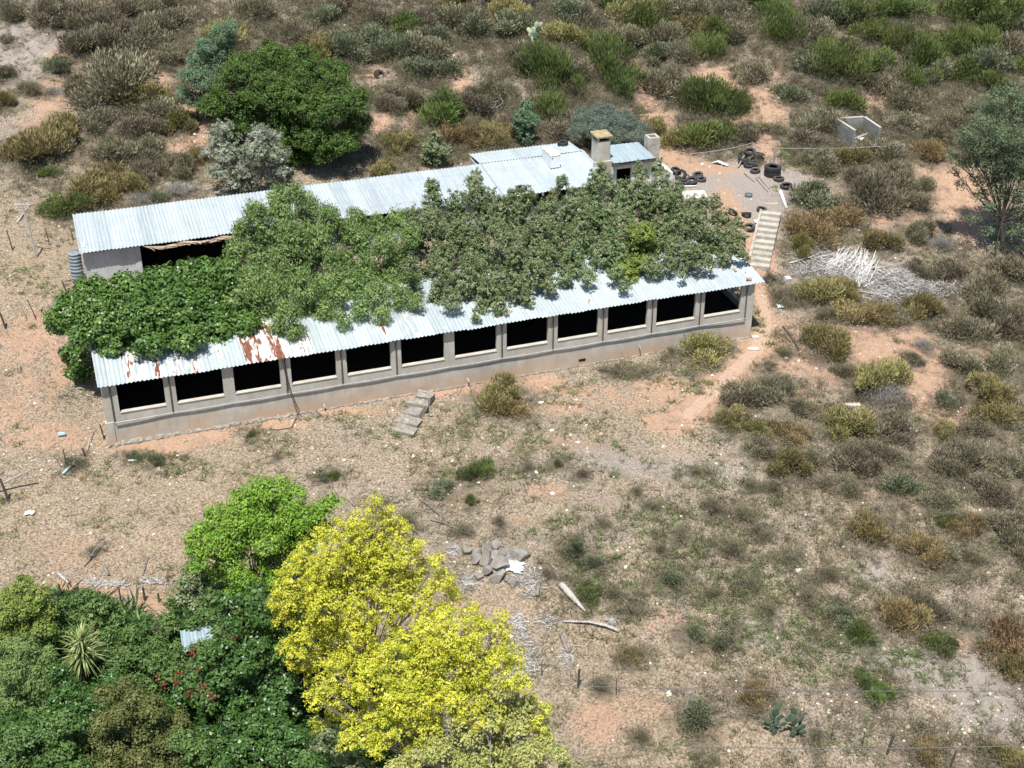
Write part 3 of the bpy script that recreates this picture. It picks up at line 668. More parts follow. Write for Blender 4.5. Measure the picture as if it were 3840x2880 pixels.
# ================================================================== BLOCK ENCLOSURE
def brick_mat():
    m, nt, b = newmat('grey_block_masonry'); v = coord(nt)
    sx = N(nt, 'ShaderNodeSeparateXYZ'); nt.links.new(v, sx.inputs[0])
    cv = N(nt, 'ShaderNodeCombineXYZ'); nt.links.new(math_(nt, 'ADD', sx.outputs[0], sx.outputs[1]), cv.inputs[0]); nt.links.new(sx.outputs[2], cv.inputs[1])
    bt = N(nt, 'ShaderNodeTexBrick'); nt.links.new(cv.outputs[0], bt.inputs['Vector'])
    bt.inputs['Scale'].default_value = 1.0; bt.inputs['Brick Width'].default_value = 0.4; bt.inputs['Row Height'].default_value = 0.2; bt.inputs['Mortar Size'].default_value = 0.012
    bt.inputs['Color1'].default_value = (0.26, 0.26, 0.25, 1); bt.inputs['Color2'].default_value = (0.37, 0.37, 0.355, 1); bt.inputs['Mortar'].default_value = (0.17, 0.165, 0.155, 1)
    c = mix(nt, ramp(nt, noise(nt, v, 2.5, 5, .7), [(0.45, 0.0), (0.7, 0.6)]), bt.outputs['Color'], (0.17, 0.17, 0.155))
    nt.links.new(c, b.inputs['Base Color']); b.inputs['Roughness'].default_value = 0.95
    return m
M_block = brick_mat()
pA = G(1813, 301); pB = G(1846, 311)    # left wall foot: back to front
P_fl = G(1848, 305); P_bl = G(1817, 286); P_fr = G(1897, 302)
dirv = np.array([P_fl[0] - P_bl[0], P_fl[1] - P_bl[1]]); 
ang_e = radians(-62)
ec = G(1850, 303)
en = empty('block_enclosure', (ec[0], ec[1], ec[2]), 0.0)
tag(en, 'roofless three-sided enclosure of grey concrete blocks in the hillside scrub', 'enclosure')
HT = 1.30
def rim(px, py):
    d = ray(px, py); p = CAM + d * ((ec[2] + HT - CAM[2]) / d[2]); return (p - ec)[:2]
c_bl, c_br, c_fl, c_fr = rim(1806, 256), rim(1866, 252), rim(1845, 281), rim(1900, 275)
def quadwall(b, p, q, th, z0, z1):
    d = q - p; d = d / np.linalg.norm(d); n_ = np.array([-d[1], d[0]]) * th
    b.hexa([(*p, z0), (*q, z0), (*(q + n_), z0), (*(p + n_), z0), (*p, z1), (*q, z1), (*(q + n_), z1), (*(p + n_), z1)])
for (p, q) in ((c_bl, c_fl), (c_br, c_fr), (c_bl + np.array([.17, 0.02]), c_br)):
    b = MB(); quadwall(b, p, q, 0.16, -0.9, HT - .05); b.obj('side_wall', M_block, en, bevel=0.01)
    b = MB(); quadwall(b, p, q, 0.17, HT - .047, HT); b.obj('coping', M_sill, en)
o0 = c_bl; dl = c_fl - c_bl
bb = MB(); bb.tube([(o0[0] + dl[0] + .2, o0[1] + dl[1] + .35, 0.55), (o0[0] + dl[0] + 1.15, o0[1] + dl[1] + .75, 0.75)], 0.05, 6)
o = bb.obj('beam', M_bone, en)

# ================================================================== FOLIAGE BUILDERS
def unit(v): return v / (np.linalg.norm(v, axis=-1, keepdims=True) + 1e-9)
def rand_dir(n, r=rng): return unit(r.normal(size=(n, 3)))
def leaf_quads(P, nrm, L, Wd, r=rng, dirs=None, fold=0.12):
    n = len(P); L = L * r.uniform(0.65, 1.25, n)[:, None]; Wd = Wd * r.uniform(0.7, 1.2, n)[:, None]
    d = rand_dir(n, r) if dirs is None else dirs
    d = unit(d - (d * nrm).sum(1, keepdims=True) * nrm * (1.0 if dirs is None else 0.0)); s = unit(np.cross(nrm, d))
    a = P - d * L * 0.5; c = P + d * L * 0.5; k = P + nrm * (fold * Wd)
    return np.stack([a, k + s * Wd * 0.5 - d * L * .05, c, k - s * Wd * 0.5 - d * L * .05], 1)
def blob_leaves(blobs, dens, leaf, cr, per, r=rng, up=0.6, low=-0.35, spread=1.0, shell=(0.72, 1.04), droop=0.0):
    """blobs rows x y z r; clumps spread over each blob and leaves over each clump"""
    Ps, Ns, Ts = [], [], []
    for bl in blobs:
        x, y, z, R = bl[:4]; fz = bl[4] if len(bl) > 4 else 0.85
        n = max(3, int(dens * R * R / per))
        d = rand_dir(int(n * 2.2), r); d = d[d[:, 2] > low][:n]
        rad = R * r.uniform(shell[0], shell[1], len(d))[:, None]
        rad = rad * (1 + 0.10 * np.sin(d[:, :1] * 5 + x) * np.cos(d[:, 1:2] * 6 + y))
        c = np.array([x, y, z]) + d * rad * np.array([1, 1, fz]); ct_ = r.uniform(0.15, 0.85, len(d))
        m_ = per
        dd = rand_dir(len(d) * m_, r); rr = cr * r.uniform(0.35, 1.0, len(dd))[:, None] * np.repeat(r.uniform(0.6, 1.35, len(d)), m_)[:, None]
        p = np.repeat(c, m_, 0) + dd * rr * np.array([1, 1, 0.85])
        if droop: p[:, 2] -= droop * r.random(len(p)) ** 2 * 1.0
        nr = unit(dd * 0.8 + np.repeat(d, m_, 0) * 0.5 + np.array([0, 0, up]) + rand_dir(len(dd), r) * 0.75 * spread)
        t = np.clip(np.repeat(ct_, m_) * 0.65 + r.random(len(dd)) * 0.35, 0.07, 1)
        Ps.append(p); Ns.append(nr); Ts.append(t)
    P, Nn, Tt = np.concatenate(Ps), np.concatenate(Ns), np.concatenate(Ts)
    if droop:
        dirs = unit(np.stack([r.normal(0, .8, len(P)), r.normal(0, .8, len(P)), -np.ones(len(P)) * .8], -1))
        s = unit(np.cross(Nn, dirs)); Nn2 = unit(np.cross(dirs, s))
        return leaf_quads(P, Nn2, leaf[0], leaf[1], r, dirs), Tt
    return leaf_quads(P, Nn, leaf[0], leaf[1], r), Tt
def twig_quads(A, B, wd, r=rng):
    d = unit(B - A); s = unit(np.cross(d, rand_dir(len(A), r))) * wd
    return np.stack([A - s, A + s, B + s * 0.4, B - s * 0.4], 1)

def branches(base, tips, r0, mat, parent, name='trunk', lean=0.15, seed=0):
    r_ = random.Random(seed); b = MB(); base = Vector([float(c) for c in base])
    c = Vector((0, 0, 0))
    for t in tips: c += Vector([float(q) for q in t[:3]])
    c /= len(tips); fork = base.lerp(c, 0.38); fork.x += r_.uniform(-lean, lean); 
    b.tube([base - Vector((0, 0, 0.35)), base.lerp(fork, 0.5) + Vector((r_.uniform(-lean, lean), 0, 0)), fork], [r0 * 1.25, r0, r0 * 0.85], 9)
    for t in tips:
        T_ = Vector([float(q) for q in t[:3]]); R = t[3]
        mid = fork.lerp(T_, 0.5) + Vector((r_.uniform(-.3, .3), r_.uniform(-.3, .3), 0.15))
        b.tube([fork, mid, T_ + Vector((0, 0, R * .15))], [r0 * 0.34, r0 * 0.18, r0 * 0.06], 6)
        for k in range(5):
            d = Vector((r_.uniform(-1, 1), r_.uniform(-1, 1), r_.uniform(-.1, 1))).normalized() * R * 0.85
            b.tube([mid.lerp(T_, r_.uniform(.2, .9)), T_ + d], [r0 * 0.17, r0 * 0.05], 4)
    return b.obj(name, mat, parent)

DENS = 2.5; CORE = 0.6
def tree(name, label, cat, base, blobs, mat, leaf=(0.16, 0.08), dens=700, cr=0.35, per=26, bark=M_bark, r0=0.16, group=None, up=0.35, droop=0.0, low=-0.35,
         mode='y', dyr=(0.6, -0.9), seed=1, extra=None, shell=(0.72, 1.04), jit=0.55, fz=0.85, rs=1.0, core_k=1.0):
    r = np.random.default_rng(seed)
    ys = [b[1] for b in blobs]; y0, y1 = min(ys), max(ys) + 1e-6
    bw = []
    if mode == 'y':
        Pb = G(*base); 
        Rm = np.mean([b[2] for b in blobs]) * mpp(Pb)
        for b in blobs:
            t = (b[1] - y0) / (y1 - y0); dy = (b[3] if len(b) > 3 else (dyr[0] * (1 - t) + dyr[1] * t)) * Rm * 1.6
            p = aty(b[0], b[1], Pb[1] + dy + float(np.clip(r.normal(0, jit), -1.3, 1.5)) * Rm); p[2] = max(p[2], float(ter(p[0], p[1])) + 0.25 * b[2] * mpp(p)); bw.append((p[0], p[1], p[2], b[2] * mpp(p)))
    else:
        for b in blobs:
            v = b[1] - (838 - 0.16 * (b[0] - 215)); bb_ = b[3] if len(b) > 3 else 1.5 + (-60 - v) * 0.0375 + float(np.clip(r.normal(0.1, 1.05), -1.3, 2.2)) * (1 if v < -90 else 0.35)
            p = atb(b[0], b[1], bb_); bw.append((p[0], p[1], p[2], b[2] * mpp(p)))
        cx_ = np.mean([b[0] for b in bw]); cy_ = np.mean([b[1] for b in bw]); a_, b_ = AB(cx_, cy_); b_ = min(max(b_, 7.3), 12.6); q = W(a_, b_); Pb = np.array([q[0], q[1], float(ter(q[0], q[1]))])
    root = empty(name, Pb); tag(root, label, cat, group)
    loc = [(x - Pb[0], y - Pb[1], z - Pb[2], R * rs) for (x, y, z, R) in bw]
    Q, Tt = blob_leaves([l + (fz,) for l in loc], dens * DENS / rs, (leaf[0] * 0.92, leaf[1] * 1.02), cr * 0.9, per, r, up=up, droop=droop, low=low, shell=shell)
    # inner foliage to close the crown
    Q2, T2 = blob_leaves([(x, y, z, R * 0.62, fz) for (x, y, z, R) in loc], dens * 0.95, (leaf[0] * 1.6, leaf[1] * 2.2), cr, 8, r, low=-0.9)
    cc = np.mean([l[:3] for l in loc], 0)
    core = [(cc[0] + (x - cc[0]) * .62, cc[1] + (y - cc[1]) * .62 + .25, cc[2] + (z - cc[2]) * .62, R * .95) for (x, y, z, R) in loc[::2]]
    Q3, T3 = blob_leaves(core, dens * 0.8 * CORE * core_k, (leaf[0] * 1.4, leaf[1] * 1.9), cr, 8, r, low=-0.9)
    T3 = T3 * 0.6 + 0.03  # core leaves tinted darker, painting shade into the clefts of the crown
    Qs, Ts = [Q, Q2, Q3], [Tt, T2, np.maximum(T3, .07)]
    tA, tB = [], []
    for (x, y, z, R) in loc:          # fine twigs reaching the surface
        n = int(34 * R * R) + 6; d = rand_dir(n, r); d = d[d[:, 2] > -0.3]; c = np.array([x, y, z])
        tA.append(c + d * R * 0.35); tB.append(c + d * R * r.uniform(0.8, 1.12, len(d))[:, None])
    tw = twig_quads(np.concatenate(tA), np.concatenate(tB), 0.011, r); Qs.append(tw); Ts.append(np.full(len(tw), 0.02))
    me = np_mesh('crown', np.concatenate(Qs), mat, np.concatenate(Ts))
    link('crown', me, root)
    branches((0, 0, 0), loc, r0, bark, root, seed=seed)
    return root, loc, Pb

# leaf colours (twig first, then along the tint)
TW = (0.16, 0.13, 0.10)
F_fig = foliage('fig_leaves', [TW, (0.05, 0.095, 0.022), (0.085, 0.165, 0.032), (0.135, 0.235, 0.045), (0.24, 0.34, 0.085)], 0.2, 0.42, 0.03, 0.5)
F_pepper = foliage('pepper_tree_leaves', [TW, (0.09, 0.15, 0.05), (0.18, 0.28, 0.085), (0.27, 0.38, 0.12), (0.42, 0.50, 0.21)], 0.25, 0.55, 0.03)
F_grey = foliage('grey_green_leaves', [TW, (0.07, 0.105, 0.04), (0.14, 0.19, 0.075), (0.205, 0.265, 0.105), (0.34, 0.36, 0.22), (0.48, 0.46, 0.35)], 0.2, 0.6, 0.07)
F_ygreen = foliage('yellow_green_leaves', [TW, (0.09, 0.14, 0.04), (0.18, 0.25, 0.05), (0.30, 0.36, 0.07), (0.36, 0.38, 0.13)], 0.25, 0.6, 0.03)
F_oak = foliage('dense_dark_leaves', [TW, (0.035, 0.07, 0.016), (0.065, 0.125, 0.024), (0.11, 0.19, 0.032), (0.18, 0.27, 0.05)], 0.2, 0.55, 0.02)
F_blue = foliage('blue_green_leaves', [TW, (0.09, 0.15, 0.085), (0.14, 0.225, 0.13), (0.18, 0.28, 0.15), (0.23, 0.33, 0.17)], 0.25, 0.6, 0.03)
F_silver = foliage('silvery_flowering_leaves', [(0.22, 0.20, 0.17), (0.12, 0.155, 0.09), (0.20, 0.24, 0.15), (0.33, 0.35, 0.26), (0.50, 0.50, 0.40), (0.56, 0.55, 0.46)], 0.2, 0.65, 0.03)
F_round = foliage('blue_grey_leaves', [TW, (0.10, 0.135, 0.10), (0.15, 0.19, 0.145), (0.20, 0.24, 0.185), (0.25, 0.29, 0.225)], 0.2, 0.7, 0.02)
F_lime = foliage('fresh_green_leaves', [TW, (0.10, 0.21, 0.025), (0.20, 0.36, 0.045), (0.31, 0.48, 0.06), (0.42, 0.58, 0.12)], 0.3, 0.5, 0.02)
F_yel = foliage('golden_conifer_leaves', [(0.25, 0.22, 0.16), (0.20, 0.28, 0.045), (0.46, 0.50, 0.045), (0.66, 0.65, 0.055), (0.80, 0.76, 0.13), (0.88, 0.855, 0.42)], 0.3, 0.6, 0.02)
F_yel2 = foliage('faded_golden_leaves', [(0.34, 0.31, 0.27), (0.24, 0.28, 0.10), (0.40, 0.43, 0.12), (0.54, 0.54, 0.18), (0.64, 0.61, 0.32)], 0.3, 0.6, 0.02)
F_jade = foliage('hedge_leaves', [TW, (0.045, 0.095, 0.028), (0.095, 0.17, 0.045), (0.15, 0.25, 0.065), (0.24, 0.34, 0.10)], 0.25, 0.5, 0.03)
F_dkg = foliage('creeper_leaves', [TW, (0.03, 0.07, 0.018), (0.055, 0.125, 0.028), (0.10, 0.20, 0.042), (0.20, 0.32, 0.085)], 0.2, 0.4, 0.02, 0.5)
F_obr = foliage('olive_brown_leaves', [TW, (0.06, 0.085, 0.025), (0.12, 0.145, 0.04), (0.18, 0.19, 0.06), (0.26, 0.22, 0.08)], 0.2, 0.6, 0.02)
F_red = foliage('red_flowers', [(0.2, 0.03, 0.03), (0.22, 0.02, 0.03), (0.36, 0.03, 0.05)], 0.2, 0.5, 0.0)

MT = 'trees growing between the two sheds'
tree('fig_tree', 'broad dark green fig tree spreading over the left end of the lower shed roof', 'tree', None,
     [(150,675,45),(205,650,58),(275,636,54),(350,614,46),(420,596,44),(480,596,42),(235,700,55),(310,690,58),(385,675,58),(450,660,52),(515,655,45),(180,725,30,3.5),(250,745,30),(325,745,32),(400,735,38),(470,715,40),(530,700,32),(160,770,24,5.0),(175,805,26,6.5),(130,700,26)],
     F_fig, leaf=(0.22, 0.13), dens=760, cr=0.40, per=30, mode='b', r0=0.2, group=MT, seed=21)
tree('pepper_tree', 'willowy green pepper tree just right of the fig tree between the sheds', 'tree', None,
     [(600,425,26),(640,420,26),(555,460,30),(610,460,34),(665,455,34),(710,470,30),(525,500,28),(570,510,34),(630,510,36),(690,515,34),(740,510,26),(510,545,26),(550,560,34),(610,565,36),(665,570,36),(720,560,30),(540,610,32),(595,620,34),(650,625,36),(705,620,32),(570,665,28),(620,675,30),(665,670,30),(600,705,20),(635,712,20),(560,640,26),(735,650,26),(700,670,24),(500,590,24),(520,640,24)],
     F_pepper, leaf=(0.19, 0.055), dens=1350, cr=0.36, per=40, mode='b', droop=0.45, r0=0.2, group=MT, seed=22, low=-0.6, shell=(0.75, 1.1), fz=1.35, rs=0.82)
tree('pepper_tree', 'darker pepper tree squeezed between the willowy one and the grey-green shrubs', 'tree', None,
     [(770,475,28),(815,490,30),(860,480,28),(885,510,26),(775,525,30),(830,535,32),(875,555,30),(790,580,32),(845,590,32),(890,600,26),(765,620,30),(815,635,32),(865,640,28),(745,565,26),(780,670,24),(825,680,22),(740,690,20),(900,655,20),(755,500,26),(740,600,26),(730,640,24)],
     F_pepper, leaf=(0.15, 0.06), dens=1350, cr=0.32, per=36, mode='b', droop=0.25, r0=0.16, group=MT, seed=23, low=-0.6, fz=1.45, rs=0.78)
big = dict(mat=F_grey, leaf=(0.13, 0.065), dens=1150, cr=0.19, per=22, mode='b', r0=0.12, group=MT, up=0.25, shell=(0.62, 1.12), fz=1.6, rs=0.77)
tree('flowering_shrub_tree', 'grey-green shrub tree with two raised heads against the middle of the upper roof', 'tree', None,
     [(935,410,22),(935,440,30),(1025,390,22),(1030,425,35),(985,455,36),(930,490,38),(1000,510,42),(1060,480,36),(900,540,34),(960,560,40),(920,610,32),(895,470,24),(905,500,30),(955,500,34),(1030,540,34),(885,580,28),(895,630,22),(960,610,30),(1060,440,26),(1075,500,30)], seed=31, **big)
tree('flowering_shrub_tree', 'grey-green shrub tree whose lowest branches lie on the lower shed roof', 'tree', None,
     [(1040,560,40),(1100,580,42),(1000,620,40),(1060,640,38),(1120,630,34),(975,650,28),(1040,670,22),(1080,665,24),(1150,600,36),(950,590,30),(1020,590,34),(1080,620,34),(940,640,24),(1030,690,14),(1160,560,34),(1140,650,20)], seed=32, **big)
tree('flowering_shrub_tree', 'grey-green shrub tree rising to the tyre on the upper roof edge', 'tree', None,
     [(1110,425,20),(1140,430,24),(1120,470,36),(1180,465,36),(1090,520,38),(1150,530,40),(1210,520,38),(1240,430,24),(1200,425,22),(1215,395,18),(1085,450,26),(1160,500,34),(1200,500,34),(1120,560,32),(1180,560,34),(1230,480,30),(1170,600,30),(1080,480,24),(1225,560,32),(1190,620,20)], seed=33, **big)
tree('flowering_shrub_tree', 'grey-green shrub tree in front of the big chimney', 'tree', None,
     [(1290,385,24),(1300,360,12),(1275,425,32),(1330,430,32),(1280,480,38),(1345,490,38),(1240,570,38),(1300,560,38),(1220,600,26),(1255,470,30),(1310,470,32),(1255,520,34),(1320,530,34),(1270,600,24),(1330,595,22),(1225,455,24),(1340,560,28),(1345,450,26),(1250,440,22),(1310,400,24)], seed=34, **big)
tree('yellow_green_shrub_tree', 'yellow-green shrub tree standing out among the grey-green ones', 'tree', None,
     [(1385,505,30),(1400,540,28),(1360,535,26),(1385,570,26),(1350,590,30)], F_ygreen, leaf=(0.15, 0.075), dens=1000, cr=0.24, per=24, mode='b', r0=0.1, group=MT, up=0.7, seed=35)
tree('flowering_shrub_tree', 'tall grey-green shrub tree in front of the small kitchen roof', 'tree', None,
     [(1385,375,22),(1420,365,20),(1380,415,30),(1430,410,34),(1400,455,36),(1450,455,36),(1440,500,36),(1410,585,28),(1460,550,34),(1370,450,28),(1425,520,30),(1470,480,30),(1440,575,24),(1350,410,22),(1480,520,28),(1440,440,28),(1350,620,16),(1465,410,16)], seed=36, **big)
tree('flowering_shrub_tree', 'grey-green shrub tree at the right end of the row beside the steps', 'tree', None,
     [(1495,450,24),(1545,440,18),(1500,490,34),(1555,480,32),(1530,530,36),(1580,520,28),(1500,560,32),(1600,545,18),(1565,560,20),(1590,490,20),(1475,590,14),(1520,450,22),(1540,520,30),(1485,555,26),(1530,570,20),(1570,540,22),(1605,520,16),(1470,450,24),(1612,560,10)], seed=37, **big)

tree('round_tree', 'large rounded dark green tree on the hillside above the left part of the upper shed', 'tree', (640, 345),
     [(520,150,42),(580,130,45),(650,140,48),(715,170,48),(760,220,40),(770,270,35),(500,200,45),(570,200,55),(640,210,58),(700,240,52),(460,230,32),(540,260,50),(610,280,50),(680,300,48),(740,310,36),(650,340,30),(490,280,34),(590,330,34),(700,335,26)],
     F_oak, leaf=(0.14, 0.075), dens=900, cr=0.36, per=34, r0=0.25, seed=41)
tree('slender_tree', 'pale blue-green feathery tree leaning against the large rounded tree', 'tree', (425, 262),
     [(480,75,30),(500,60,20),(470,115,32),(430,130,28),(410,165,24),(440,175,30),(480,150,28),(400,205,22),(430,220,28),(445,100,22),(495,100,20),(465,215,24)],
     F_blue, leaf=(0.16, 0.05), dens=760, cr=0.36, per=26, r0=0.12, seed=42, dyr=(0.2, -0.3))
tree('silvery_tree', 'silvery tree with whitish flower heads behind the left half of the upper shed', 'tree', (520, 425),
     [(480,275,22),(470,300,26),(490,335,30),(560,290,26),(555,325,30),(590,300,22),(600,335,28),(520,365,34),(470,370,26),(575,375,32),(540,405,26),(450,330,18),(500,400,22),(610,370,20)],
     F_silver, leaf=(0.12, 0.055), dens=900, cr=0.20, per=24, r0=0.1, bark=M_greybark, seed=43, dyr=(0.2, -0.4), shell=(0.5, 1.15))
tree('young_tree', 'slim light green young tree behind the lean-to roof', 'tree', (1133, 318),
     [(1137,228,14),(1130,250,20),(1145,262,22),(1120,275,18),(1135,292,20),(1140,308,14)], F_blue, leaf=(0.14, 0.06), dens=900, cr=0.2, per=22, r0=0.06, seed=44, dyr=(0.1, -0.2))
tree('young_tree', 'small green-grey bush tree behind the middle of the upper roof', 'tree', (942, 360),
     [(940,295,14),(930,318,20),(955,325,20),(940,345,22),(920,340,12)], F_grey, leaf=(0.14, 0.07), dens=900, cr=0.2, per=22, r0=0.06, seed=45, dyr=(0.1, -0.2))
tree('round_bush', 'rounded blue-grey bush right behind the big chimney', 'bush', (1310, 310),
     [(1265,255,30),(1305,245,30),(1345,265,32),(1380,285,26),(1290,280,32),(1250,285,24),(1330,295,28),(1370,300,20)], F_round, leaf=(0.10, 0.03), dens=2600, cr=0.3, per=40, r0=0.06, seed=46)

F_rt = foliage('dusty_green_leaves', [(0.08, 0.07, 0.055), (0.08, 0.11, 0.06), (0.13, 0.18, 0.095), (0.18, 0.24, 0.125), (0.24, 0.29, 0.16)], 0.2, 0.6, 0.03)
# right edge tree with a dark bare trunk
rt, loc_, Pb_ = tree('open_tree', 'loose grey-green tree with a dark bare trunk at the right edge', 'tree', (2168, 545),
     [(2150,215,30),(2190,230,40),(2120,270,30),(2165,290,40),(2205,300,36),(2100,320,26),(2140,350,36),(2190,360,40),(2080,350,20),(2215,420,30),(2150,400,26),(2110,390,20),(2180,200,34),(2210,250,36),(2130,240,28),(2150,320,34),(2195,330,36),(2085,310,22),(2100,350,24),(2165,380,30),(2210,380,34),(2060,340,14),(2190,430,26),(2120,420,20),(2075,400,16),(2200,460,26),(2140,450,20),(2215,340,34),(2090,290,24),(2060,370,14),(2170,420,24),(2215,480,26),(2130,500,18),(2185,500,20),(2100,470,16),(2150,540,14),(2215,540,20),(2240,300,40),(2245,380,36),(2240,450,30),(2235,230,30)],
     F_rt, leaf=(0.13, 0.05), dens=430, cr=0.42, per=24, r0=0.13, bark=M_darkwood, seed=47, dyr=(0.15, -0.15), shell=(0.4, 1.1))

# bottom of the picture
tree('young_tree', 'bright fresh green tree behind the top of the yellow tree', 'tree', (560, 1330),
     [(580,1065,34),(530,1085,36),(630,1080,38),(470,1115,32),(560,1120,42),(640,1125,42),(700,1105,30),(440,1150,30),(500,1160,40),(580,1170,40),(660,1170,36),(430,1190,24),(500,1210,36),(580,1220,32),(640,1215,26),(520,1250,26),(600,1045,22),(560,1045,20),(720,1085,18),(415,1165,18),(430,1220,22),(470,1240,24),(600,1260,26),(550,1270,24),(470,1180,32),(630,1180,32),(690,1140,28),(420,1190,20),(500,1290,22),(620,1140,34),(520,1120,36)],
     F_lime, leaf=(0.14, 0.07), dens=780, cr=0.34, per=26, r0=0.12, seed=51)
yk = dict(leaf=(0.10, 0.048), cr=0.22, per=34, bark=M_greybark, up=0.5, shell=(0.80, 1.08), low=-0.75)
tree('golden_tree', 'tall bright yellow tree, the rear one of two, with a pointed top', 'tree', (800, 1560),
     [(812,1083,15),(800,1108,24),(840,1115,22),(770,1130,28),(740,1145,26),(820,1150,34),(865,1150,28),(700,1160,26),(760,1180,36),(815,1195,36),(870,1195,34),(900,1180,24),(660,1190,30),(710,1210,36),(640,1225,30),(620,1260,30),(680,1255,38),(740,1240,38),(800,1250,38),(860,1250,36),(915,1230,32),(945,1215,20),(960,1255,28),(975,1290,24),(640,1300,34),(700,1310,38),(760,1305,40),(825,1310,40),(885,1300,34),(925,1290,26),(610,1340,24),(655,1350,34),(715,1365,36),(775,1370,36),(640,1395,30),(690,1420,32),(745,1430,30),(665,1450,24),(620,1400,20),(700,1475,22),(800,1420,34),(850,1380,34),(910,1345,34),(955,1330,26),(740,1480,26),(600,1290,22),(600,1320,20),(640,1430,22),(770,1160,26),(790,1210,30),(840,1230,30),(720,1270,30)],
     F_yel, dens=1150, r0=0.10, seed=52, dyr=(0.9, -1.3), jit=0.65, fz=1.2, rs=0.94, core_k=2.2, **yk)
tree('golden_tree', 'broad bright yellow tree in front of the pointed one', 'tree', (960, 1760),
     [(960,1340,30),(1010,1330,30),(920,1370,34),(980,1385,36),(1040,1365,34),(1080,1345,24),(870,1390,34),(830,1420,30),(900,1440,40),(960,1450,40),(1025,1440,38),(1085,1400,32),(1110,1430,26),(790,1450,30),(780,1490,32),(840,1500,38),(910,1510,40),(980,1520,38),(1060,1490,32),(1130,1480,22),(1140,1520,26),(800,1540,34),(860,1570,36),(930,1580,34),(760,1560,24),(720,1510,20),(750,1600,22),(1160,1560,22),(1120,1560,22),(820,1610,28),(680,1520,18),(690,1560,20),(720,1450,22),(700,1490,20),(870,1450,30),(940,1410,30),(1010,1400,30),(1060,1430,28),(860,1530,30),(950,1500,30),(1020,1540,32),(1080,1540,30),(890,1620,28),(730,1540,22),(1100,1470,24),(1180,1530,16),(790,1590,26),(660,1500,14)],
     F_yel, dens=1150, r0=0.10, seed=53, dyr=(0.9, -1.2), jit=0.65, fz=1.2, rs=0.94, core_k=2.2, **yk)
tree('faded_tree', 'dull yellow-grey bushy crown with bare pale twigs in front of the yellow trees', 'tree', (1070, 1800),
     [(1085,1490,24),(1045,1515,24),(1130,1520,26),(1160,1545,24),(1000,1550,26),(1090,1530,28),(1060,1560,34),(1120,1570,32),(1170,1590,30),(1010,1590,32),(1080,1610,38),(1140,1630,36),(950,1620,32),(1200,1630,28),(1010,1650,36),(900,1640,30),(860,1660,28),(1080,1665,36),(1150,1680,30),(1225,1660,20),(950,1690,30)],
     F_yel2, dens=800, r0=0.14, seed=54, dyr=(0.7, -0.8), leaf=(0.14, 0.06), cr=0.30, per=26, bark=M_bone, up=0.8, shell=(0.55, 1.12))

JG = 'garden bushes in the lower left corner'
jg = dict(leaf=(0.15, 0.08), dens=1200, cr=0.28, per=24, r0=0.07, group=JG)
tree('bush', 'small-leaved green-yellow bush at the left edge below the dry field', 'bush', (45, 1420),
     [(50,1265,22),(90,1280,20),(25,1290,28),(60,1310,30),(10,1330,26),(100,1320,22),(45,1350,34),(95,1360,26),(0,1380,28)], F_ygreen, seed=61, **{**jg, 'leaf': (0.12, 0.06)})
tree('bush', 'soft green bush behind the yucca', 'bush', (215, 1400),
     [(180,1300,28),(220,1305,26),(140,1320,26),(250,1330,22),(190,1340,34),(140,1360,30),(235,1365,30),(110,1390,26),(285,1370,24),(260,1405,26),(330,1395,24),(370,1350,20),(350,1370,20)], F_jade, seed=62, **jg)
tree('bush', 'grey-green feathery bush left of the yucca', 'bush', (60, 1530),
     [(40,1400,34),(90,1420,30),(20,1450,34),(70,1470,36),(110,1480,26),(25,1510,34),(80,1530,34),(120,1520,26),(10,1560,30)], F_pepper, seed=63, **{**jg, 'leaf': (0.16, 0.04), 'dens': 1100})
tree('bush', 'green bush right of the yucca under the tin roof', 'bush', (300, 1490),
     [(290,1420,28),(250,1440,26),(340,1430,26),(380,1410,22),(270,1470,30),(320,1475,30),(370,1455,28),(245,1490,24),(410,1440,20)], F_jade, seed=64, **jg)
tree('flowering_creeper', 'dark green broad-leaved creeper with red flowers beside the yellow tree', 'bush', (520, 1560),
     [(560,1330,26),(530,1300,22),(590,1360,28),(500,1350,22),(550,1385,34),(490,1400,30),(600,1410,30),(440,1425,26),(530,1430,38),(480,1460,36),(580,1465,38),(420,1470,28),(620,1480,28),(520,1500,38),(450,1505,34),(590,1520,34),(390,1500,22),(490,1300,18),(560,1275,18),(480,1330,20),(630,1530,26)],
     F_dkg, seed=65, **{**jg, 'leaf': (0.17, 0.10), 'dens': 720})
cre = bpy.data.objects['flowering_creeper']
tree('bush', 'olive-brown small-leaved bush in the middle of the garden thicket', 'bush', (340, 1640),
     [(270,1480,20),(230,1500,24),(290,1510,26),(260,1545,32),(330,1530,30),(220,1560,26),(380,1560,30),(300,1580,36),(360,1600,34),(240,1610,32),(420,1590,24),(300,1640,34),(400,1640,30),(230,1660,30),(190,1600,20),(180,1650,24),(350,1665,30)], F_obr, seed=66, **{**jg, 'leaf': (0.13, 0.06)})
tree('bush', 'mid green bush in the bottom left corner of the garden', 'bush', (80, 1680),
     [(40,1590,34),(95,1580,32),(140,1560,26),(20,1640,36),(80,1640,36),(135,1620,32),(160,1670,30),(60,1690,34),(115,1690,34)], F_jade, seed=67, **jg)
tree('bush', 'bright green leafy bush at the bottom edge under the creeper', 'bush', (560, 1690),
     [(500,1560,26),(550,1560,28),(600,1570,28),(640,1590,24),(470,1600,28),(530,1610,34),(590,1620,34),(650,1635,28),(480,1650,30),(550,1670,34),(620,1680,34),(690,1650,26),(700,1690,26),(440,1580,18)], F_dkg, seed=68, **{**jg, 'leaf': (0.17, 0.09)})
